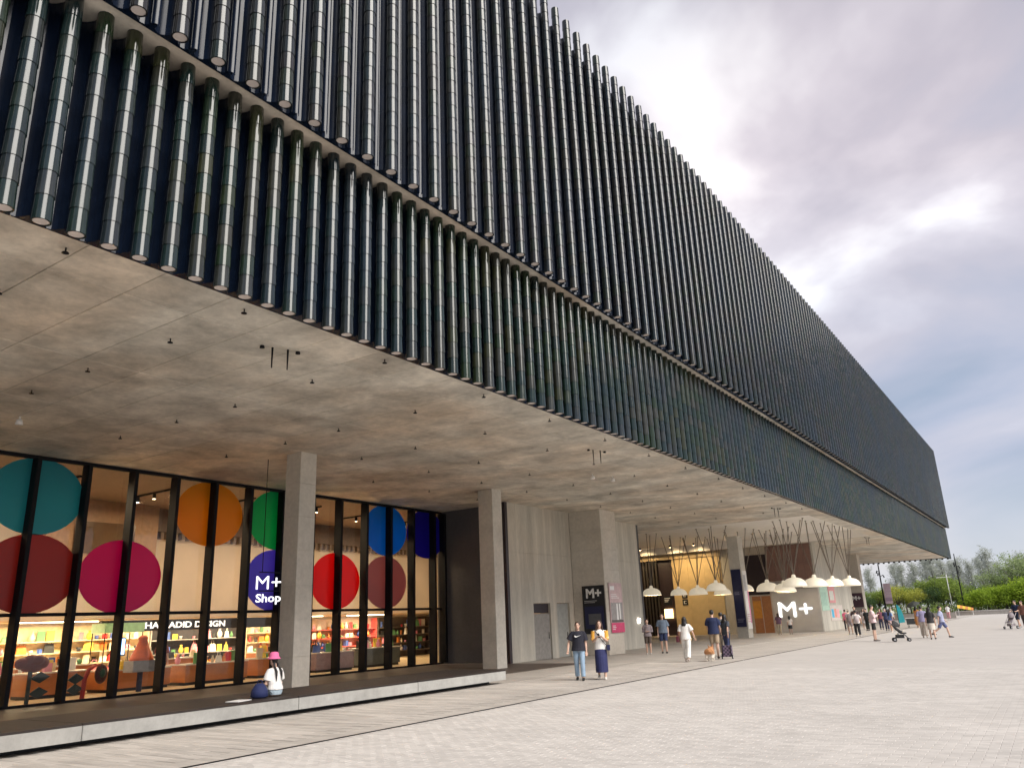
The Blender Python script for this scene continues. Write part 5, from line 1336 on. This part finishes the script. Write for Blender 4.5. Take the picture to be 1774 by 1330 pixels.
# plaid trolley
tr = thing('shopping_trolley', 'plaid two wheeled shopping trolley behind the dog', 'trolley', (-11.2, 31.3, 0), 0.2)
mt, t, b_ = mat_new('plaid'); ck = t.nodes.new('ShaderNodeTexChecker'); ck.inputs['Scale'].default_value = 14; ck.inputs['Color1'].default_value = (0.16, 0.11, 0.17, 1); ck.inputs['Color2'].default_value = (0.03, 0.025, 0.04, 1)
co_ = t.nodes.new('ShaderNodeTexCoord'); t.links.new(co_.outputs['Object'], ck.inputs[0]); t.links.new(ck.outputs[0], b_.inputs['Base Color']); b_.inputs['Roughness'].default_value = 0.8
MB().box(-0.19, 0.19, -0.14, 0.14, 0.08, 0.50, 0, 0.03).build('bag', mt, tr, (0, 0, 0), False)
for sx in (-0.2, 0.2): wheel(tr, sx, -0.12, 0.075, 0.018)
MB().tube([(-0.16, -0.15, 0.1), (-0.16, -0.17, 0.98), (0.16, -0.17, 0.98), (0.16, -0.15, 0.1)], 0.014, 6).build('handle', M['steel_dark'], tr, (0, 0, 0), False)
# the corgi, seen from behind
dg_ = thing('dog', 'stocky tan and white corgi standing with its back to the camera', 'dog', (-11.36, 29.8, 0), math.radians(14))
mb = MB()
mb.tube([(0, -0.26, 0.28), (0, -0.22, 0.31), (0, -0.10, 0.31), (0, 0.08, 0.30), (0, 0.22, 0.32), (0, 0.30, 0.35)], [(0.07, 0.07), (0.145, 0.135), (0.14, 0.13), (0.13, 0.13), (0.13, 0.135), (0.08, 0.09)], 14)
mb.tube([(0, 0.22, 0.34), (0, 0.33, 0.38), (0, 0.42, 0.40)], [0.1, 0.085, 0.07], 12)
mb.ell((0, 0.44, 0.40), (0.085, 0.1, 0.08), 14, 10)
mb.tube([(0, 0.49, 0.38), (0, 0.60, 0.36)], [0.05, 0.028], 10)
for sx in (-1, 1):
    mb.tube([(sx*0.05, 0.43, 0.44), (sx*0.07, 0.425, 0.50), (sx*0.075, 0.42, 0.55)], [(0.035, 0.015), (0.026, 0.012), (0.006, 0.006)], 8)
    mb.tube([(sx*0.085, -0.17, 0.28), (sx*0.09, -0.13, 0.19), (sx*0.085, -0.21, 0.115), (sx*0.085, -0.20, 0.04), (sx*0.085, -0.15, 0.022)], [0.075, 0.055, 0.034, 0.030, 0.028], 10)
    mb.tube([(sx*0.08, 0.20, 0.27), (sx*0.085, 0.19, 0.14), (sx*0.08, 0.20, 0.04), (sx*0.08, 0.24, 0.022)], [0.06, 0.042, 0.032, 0.028], 10)
mb.tube([(0, -0.25, 0.36), (0, -0.31, 0.40)], [0.035, 0.02], 8)
mt, t, b_ = mat_new('corgi_coat'); co_ = t.nodes.new('ShaderNodeTexCoord'); sp_ = t.nodes.new('ShaderNodeSeparateXYZ'); t.links.new(co_.outputs['Object'], sp_.inputs[0])
no_ = t.nodes.new('ShaderNodeTexNoise'); no_.inputs['Scale'].default_value = 18; t.links.new(co_.outputs['Object'], no_.inputs['Vector'])
ma_ = t.nodes.new('ShaderNodeMath'); ma_.operation = 'MULTIPLY_ADD'; ma_.inputs[1].default_value = 0.08; t.links.new(no_.outputs['Fac'], ma_.inputs[0]); t.links.new(sp_.outputs[2], ma_.inputs[2])
rp_ = t.nodes.new('ShaderNodeValToRGB'); rp_.color_ramp.elements[0].position = 0.25; rp_.color_ramp.elements[0].color = (0.62, 0.56, 0.48, 1); rp_.color_ramp.elements[1].position = 0.29; rp_.color_ramp.elements[1].color = (0.42, 0.20, 0.085, 1)
t.links.new(ma_.outputs[0], rp_.inputs[0]); t.links.new(rp_.outputs[0], b_.inputs['Base Color']); b_.inputs['Roughness'].default_value = 0.9
remesh(mb, 'body', mt, dg_, 0.011)
dm = find('tall man in a navy polo')
dg_.scale = (1.22, 1.12, 1.08)
hpw = wpt(dm, dm['wr'][0])
mb = MB(); mb.tube([(-11.36, 29.8+0.2, 0.44), (-11.5, 30.4, 0.45), (hpw.x-0.0, hpw.y+0.02, hpw.z-0.06)], 0.008, 5)
tag(mb.build('dog_lead', M['steel_dark']), 'thin dark lead running from the corgi to the tall man', 'lead')

# bake the smooth bodies and clothes, cutting the hair away from the face
bpy.context.view_layer.update()
dgp = bpy.context.evaluated_depsgraph_get()
baked = [(o, bpy.data.meshes.new_from_object(o.evaluated_get(dgp))) for o in pending]
for o, me in baked:
    o.modifiers.clear()
    o.data = me
    me.polygons.foreach_set('use_smooth', [True]*len(me.polygons))
    me.name = o.name.split('.')[0]
# ================================================================== EDGE OF THE PLAZA: PLANTING, LAMP POSTS, FLAGS
pw = thing('planter_wall', 'low pale stone kerb wall along the planting at the far side of the plaza', 'wall', (0, 140, 0))
blk = MB().box(-0.995, 0.995, -0.25, 0.25, 0.0, 0.5, 0, 0.02).mesh('block', P('kerb stone', (0.36, 0.33, 0.30), 0.8))
cp = MB().box(-0.998, 0.998, -0.3, 0.3, 0.502, 0.60, 0, 0.02).mesh('coping', P('kerb coping', (0.56, 0.53, 0.5), 0.8))
for k in range(22):
    link('block', blk, pw, (-12.6+2*k, 139.8, 0)); link('coping', cp, pw, (-12.6+2*k, 139.8, 0))
tag(MB().box(-60, 60, 140.1, 190, -0.2, 0.3).build('planting_bed', P('soil', (0.05, 0.055, 0.025), 0.95)), 'planted ground beyond the low kerb wall', kind='structure')
LM = {'hedge': leaf_mat('hedge_leaf', (0.12, 0.21, 0.018), (0.44, 0.58, 0.06)), 'bush': leaf_mat('bush_leaf', (0.10, 0.17, 0.03), (0.40, 0.50, 0.11)), 'yellow': leaf_mat('yellow_leaf', (0.28, 0.32, 0.04), (0.62, 0.60, 0.14)),
      'pine': leaf_mat('hazed_casuarina_needle', (0.34, 0.37, 0.32), (0.60, 0.62, 0.56)), 'flat': leaf_mat('flat_crown_leaf', (0.16, 0.24, 0.09), (0.48, 0.56, 0.26)), 'dark': leaf_mat('dark_leaf', (0.035, 0.075, 0.03), (0.12, 0.19, 0.07))}  # casuarina needles lightened, painting distance haze into the leaf colour
BARK = P('bark', (0.14, 0.12, 0.10), 0.9)
def leaves(centers, n_per, spread, size, aspect=1.6, droop=0.0):
    """many small leaf quads round clump centres"""
    mb_v = []; mb_f = []
    for c in centers:
        r = spread*rng.uniform(0.7, 1.25)
        P_ = rng.normal(0, 0.5, (n_per, 3))*np.array([r, r, r*0.75])+np.array(c)
        for p in P_:
            a = rng.normal(size=3); a[2] = a[2]*0.7-droop; a /= np.linalg.norm(a)
            b = np.cross(a, rng.normal(size=3)); b /= np.linalg.norm(b)
            L = size*rng.uniform(0.6, 1.4); w_ = L/aspect
            i = len(mb_v)
            mb_v += [tuple(p-b*w_/2), tuple(p+a*L*0.5-b*w_*0.1), tuple(p+a*L), tuple(p+a*L*0.5+b*w_*0.6)]
            mb_f.append((i, i+1, i+2, i+3))
    me = bpy.data.meshes.new('crown'); me.from_pydata(mb_v, [], mb_f); me.update()
    return me
def tree_kind(kind, h, w_, n_cl, n_per, size, mt):
    """trunk with limbs and a crown mesh, sharing data between trees of a kind"""
    tk = MB(); cs = []
    if kind == 'pine':
        tk.tube([(0, 0, 0), (0.1, 0, h*0.5), (0, 0.1, h*0.96)], [0.16, 0.1, 0.02], 7)
        for k in range(n_cl):
            z = h*(0.22+0.78*(k/n_cl)); r = w_*(1-0.75*(k/n_cl))*rng.uniform(0.4, 1.0); a = rng.uniform(0, 6.28)
            e_ = (r*math.cos(a), r*math.sin(a), z+0.55*r*rng.uniform(0.6, 1.6))
            tk.tube([(0.05, 0, z*0.93), e_], [0.045, 0.01], 5)
            for t in (0.45, 0.75, 1.0): cs.append((e_[0]*t, e_[1]*t, z*0.93+(e_[2]-z*0.93)*t))
            cs.append((e_[0]*1.02, e_[1]*1.02, e_[2]+0.35))
        crown = leaves(cs, n_per, 0.55, size, 7.0, -0.5)
    elif kind == 'flat':
        tk.tube([(0, 0, 0), (0.2, 0.1, h*0.45), (0.1, 0, h*0.7)], [0.2, 0.14, 0.07], 7)
        for k in range(n_cl):
            a = rng.uniform(0, 6.28); r = w_*rng.uniform(0.3, 1.0); z = h*rng.uniform(0.62, 1.0)
            tk.tube([(0.1, 0, h*rng.uniform(0.4, 0.65)), (r*0.5*math.cos(a), r*0.5*math.sin(a), z*0.9), (r*math.cos(a), r*math.sin(a), z)], [0.06, 0.04, 0.012], 5)
            cs.append((r*math.cos(a), r*math.sin(a), z)); cs.append((r*0.75*math.cos(a+.3), r*0.75*math.sin(a+.3), z-0.1))
        crown = leaves([(c[0], c[1], c[2]) for c in cs], n_per, 0.9, size, 2.0, 0.0)
        for v in crown.vertices: pass
    else:
        tk.tube([(0, 0, 0), (0.05, 0.05, h*0.4), (0, 0, h*0.75)], [0.13, 0.09, 0.04], 7)
        for k in range(n_cl):
            ph = rng.uniform(-0.5, 1.3); a = rng.uniform(0, 6.28); rr_ = rng.uniform(0.6, 1.0)
            c = (w_*rr_*math.cos(ph)*math.cos(a), w_*rr_*math.cos(ph)*math.sin(a), h*0.58+h*0.40*rr_*math.sin(ph))
            if k % 2 == 0: tk.tube([(0, 0, h*0.35), (c[0]*0.5, c[1]*0.5, (h*0.4+c[2])*0.5), c], [0.05, 0.03, 0.01], 5)
            cs.append(c)
        crown = leaves(cs, n_per, 0.75, size, 1.8, 0.0)
    crown.materials.append(mt)
    return tk.mesh('trunk', BARK), crown
def plant(name, kindmeshes, lab, cat, x, y, sc, group):
    t_ = thing(name, lab, cat, (x, y, 0.25 if y > 140 else -0.05), random.uniform(0, 6.28), group)
    t_.scale = (sc, sc, sc*random.uniform(0.92, 1.1))
    link('trunk', kindmeshes[0], t_, (0, 0, 0), False); link('crown', kindmeshes[1], t_, (0, 0, 0), False)
    return t_
pines = [tree_kind('pine', 8.5, 2.3, 32, 22, 0.55, LM['pine']) for _ in range(3)]
flats = [tree_kind('flat', 7.2, 3.4, 26, 46, 0.30, LM['flat']) for _ in range(2)]
bushes = [tree_kind('bush', 4.2, 1.9, 44, 60, 0.24, LM[k]) for k in ('bush', 'bush', 'yellow', 'dark')]
hedges = [tree_kind('bush', 2.6, 1.35, 38, 60, 0.24, LM['hedge']) for _ in range(3)]
O2 = ORD
for i, (x, s_) in enumerate(((-33, 0.85), (-30.5, 0.85), (-26.2, 0.92), (-24.2, 0.95), (-22.4, 0.92), (-20.6, 1.06), (-18.9, 1.14), (-17.4, 1.10), (-16.0, 1.0), (-14.4, 0.92), (-12.8, 0.9), (-11.2, 1.0), (-9.7, 1.04), (-8.2, 0.94), (-6.6, 0.9), (-4.8, 0.95), (-3.0, 0.9), (-1.0, 0.95))):
    plant('casuarina_tree', pines[i % 3], 'tall wispy grey green casuarina, %s from the left in the row beyond the plaza' % O2[i], 'tree', x, 168+(i % 3)*3, s_*1.08, 'casuarina trees beyond the plaza')
for i, (x, s_) in enumerate(((-9.4, 0.72), (-7.4, 0.86), (-5.6, 1.02), (-3.8, 1.15), (-1.6, 1.18), (1.0, 1.2), (4.5, 1.15))):
    plant('spreading_tree', flats[i % 2], 'loose spreading tree with layered leaves, %s from the left behind the bright hedge' % O2[i], 'tree', x, 155+(i % 2)*2.5, s_, 'spreading trees behind the hedge')
for i, (x, y, s_, k) in enumerate(sorted(((-25.8, 150, 0.95, 0), (-24.2, 152, 1.05, 2), (-22.6, 148, 1.1, 2), (-21, 150, 1.05, 0), (-19.6, 147, 0.95, 2), (-18.4, 151, 1.3, 0), (-17.0, 147, 1.05, 3), (-15.9, 150, 1.38, 0), (-14.6, 148, 1.3, 1), (-13.4, 151, 1.1, 1), (-12.6, 147, 0.75, 3), (-28, 150, 1.0, 1), (-31, 151, 1.0, 0), (-27, 147, 0.75, 3), (-11.2, 152, 0.9, 3), (-9.2, 153, 0.9, 3), (-12, 149, 0.6, 0), (-34, 150, 1.0, 1)))):
    nm = ('broad green bush', 'broad green bush', 'yellow green bush', 'dark green bush')[k]
    plant('bush', bushes[k], '%s, %s bush from the left in the planting beyond the plaza' % (nm, O2[i]), 'bush', x, y, s_, 'bushes beyond the plaza')
for i in range(17):
    x = -11.4+1.15*i
    plant('hedge_shrub', hedges[i % 3], 'bright yellow green shrub, %s from the left in the hedge behind the kerb wall' % O2[i], 'shrub', x, 142.2+0.9*(i % 2), 1.05+min(i, 8)*0.09+random.uniform(-0.05, 0.08), 'bright shrubs in the hedge')
far = leaves([(rng.uniform(-90, 90), rng.uniform(185, 215), rng.uniform(0.5, 3.0)) for _ in range(320)], 34, 2.2, 0.8, 1.8)
far.materials.append(LM['dark'])
tag(link('distant_wood', far), 'dark distant band of trees along the waterfront', kind='stuff')
low = leaves([(rng.uniform(-42, 8), rng.uniform(141, 146), rng.uniform(0.4, 1.3)) for _ in range(150)], 40, 1.1, 0.3, 1.8)
low.materials.append(LM['bush'])
tag(link('ground_cover', low), 'low leafy ground cover under the bushes behind the kerb wall', kind='stuff')
mid = leaves([(rng.uniform(-60, 25), rng.uniform(160, 178), rng.uniform(1.0, 4.2)) for _ in range(260)], 40, 1.8, 0.5, 1.8)
mid.materials.append(LM['flat'])
tag(link('undergrowth', mid), 'soft green undergrowth filling the gaps between the trees', kind='stuff')
# lamp posts, pole, flag, tent, table
def lamp_post(x, y, h, lab, banner):
    t_ = thing('lamp_post', lab, 'lamp post', (x, y, -0.02))
    MB().tube([(0, 0, 0), (0, 0, h*0.5), (0, 0, h)], [0.11, 0.09, 0.06], 10).build('pole', M['steel_dark'], t_, (0, 0, 0), False)
    for k, a in enumerate((0.4, 2.2, 4.1)):
        MB().tube([(0, 0, h*0.78+0.25*k), (0.35*math.cos(a), 0.35*math.sin(a), h*0.80+0.25*k), (0.45*math.cos(a), 0.45*math.sin(a), h*0.76+0.25*k)], [0.03, 0.06, 0.09], 8).build('spotlight', M['steel_dark'], t_, (0, 0, 0), False)
    MB().box(-0.14, 0.14, -0.14, 0.14, 0, 0.3, 0, 0.02).build('base', M['steel_dark'], t_, (0, 0, 0), False)
    return t_
lamp_post(-16.95, 102, 6.6, 'dark slim lamp post with spotlights and a pink banner near the last column', True)
bn = thing('lamp_banner', 'pale pink banner hanging on the lamp post near the last column', 'banner', (-16.4, 102, 2.2))
MB().box(-16.82, -16.05, 101.98, 102.02, 2.0, 4.3).build('cloth', P('pale mauve cloth', (0.60, 0.48, 0.58), 0.7), bn)
MB().box(-16.82, -16.05, 101.97, 101.978, 2.3, 2.7).build('print', P('mauve print', (0.4, 0.3, 0.42), 0.7), bn)
lamp_post(-12.3, 141.2, 9.2, 'dark slim lamp post with spotlights standing in the hedge', False)
fp = thing('white_pole', 'white pole with a short cross arm in front of the grey trees', 'pole', (-14.4, 146, 0.25))
MB().tube([(0, 0, 0), (0, 0, 6.1)], [0.09, 0.06], 8).build('mast', M['white'], fp, (0, 0, 0), False)
MB().tube([(-1.5, 0, 5.6), (0.6, 0, 5.6)], 0.05, 6).build('arm', M['white'], fp, (0, 0, 0), False)
ff = thing('feather_flag', 'turquoise feather flag standing beside the people under the end of the building', 'flag', (-12.3, 79.5, 0))
mb = MB(); pr = [(0, 0.25), (0.5, 0.3), (0.46, 0.8), (0.36, 1.3), (0.2, 1.7), (0, 1.85)]
mb.add([(x, 0.02, z) for x, z in pr]+[(x, -0.02, z) for x, z in pr], [tuple(range(6)), tuple(reversed(range(6, 12)))]+[(i, 6+i, 6+(i+1) % 6, (i+1) % 6) for i in range(6)])
mb.build('cloth', P('turquoise cloth', (0.04, 0.42, 0.50), 0.6), ff, (0, 0, 0), False)
MB().tube([(0, 0, 0), (0, 0, 1.9)], 0.03, 6).build('pole', M['steel_dark'], ff, (0, 0, 0), False)
tn = thing('yellow_tent', 'low yellow and orange striped canopy at the left end of the hedge', 'tent', (-12.0, 138.6, 0))
tn.scale = (0.62, 0.62, 0.72)
for k in range(6):
    mb = MB(); x0, x1 = -1.6+0.55*k, -1.6+0.55*(k+1)
    mb.add([(x0, -0.9, 1.5-0.10*k), (x1, -0.9, 1.4-0.10*k), (x1, 0.5, 2.0-0.12*k), (x0, 0.5, 2.12-0.12*k), (x0, -0.9, 1.46-0.10*k), (x1, -0.9, 1.36-0.10*k), (x1, 0.5, 1.96-0.12*k), (x0, 0.5, 2.08-0.12*k)], [(0, 1, 2, 3), (7, 6, 5, 4), (0, 4, 5, 1), (1, 5, 6, 2), (2, 6, 7, 3), (3, 7, 4, 0)])
    mb.build('stripe', P('tent yellow', (0.62, 0.42, 0.04), 0.7) if k % 2 == 0 else P('tent orange', (0.50, 0.20, 0.05), 0.7), tn, (0, 0, 0), False)
for x, zt in ((-1.5, 1.5), (1.5, 0.95)):
    MB().tube([(x, -0.8, 0), (x, -0.8, zt)], 0.03, 6).build('post', M['white'], tn, (0, 0, 0), False); MB().tube([(x, 0.4, 0), (x, 0.4, zt+0.5)], 0.03, 6).build('post', M['white'], tn, (0, 0, 0), False)
tb = thing('folding_table', 'dark folding table with a white top edge behind the pushchair', 'table', (-9.75, 72.5, 0))
MB().box(-0.9, 0.9, -0.35, 0.35, 0.70, 0.75, 0, 0.01).build('top', M['white'], tb, (0, 0, 0), False)
MB().box(-0.86, 0.86, -0.31, 0.31, 0.25, 0.698).build('skirt', P('table cloth', (0.06, 0.065, 0.07), 0.8), tb, (0, 0, 0), False)
for x in (-0.8, 0.8):
    for y in (-0.28, 0.28): MB().tube([(x, y, 0), (x, y, 0.7)], 0.018, 6).build('leg', M['steel_dark'], tb, (0, 0, 0), False)
lw = thing('low_wall', 'long low pale wall behind the people at the end of the building', 'wall', (-18, 112, 0))
for k in range(6): MB().box(-24+2.2*k+0.01, -24+2.2*(k+1)-0.01, 111.8, 112.3, 0, 0.7, 0, 0.02).build('block', P('kerb stone', (0.36, 0.33, 0.30), 0.8), lw)
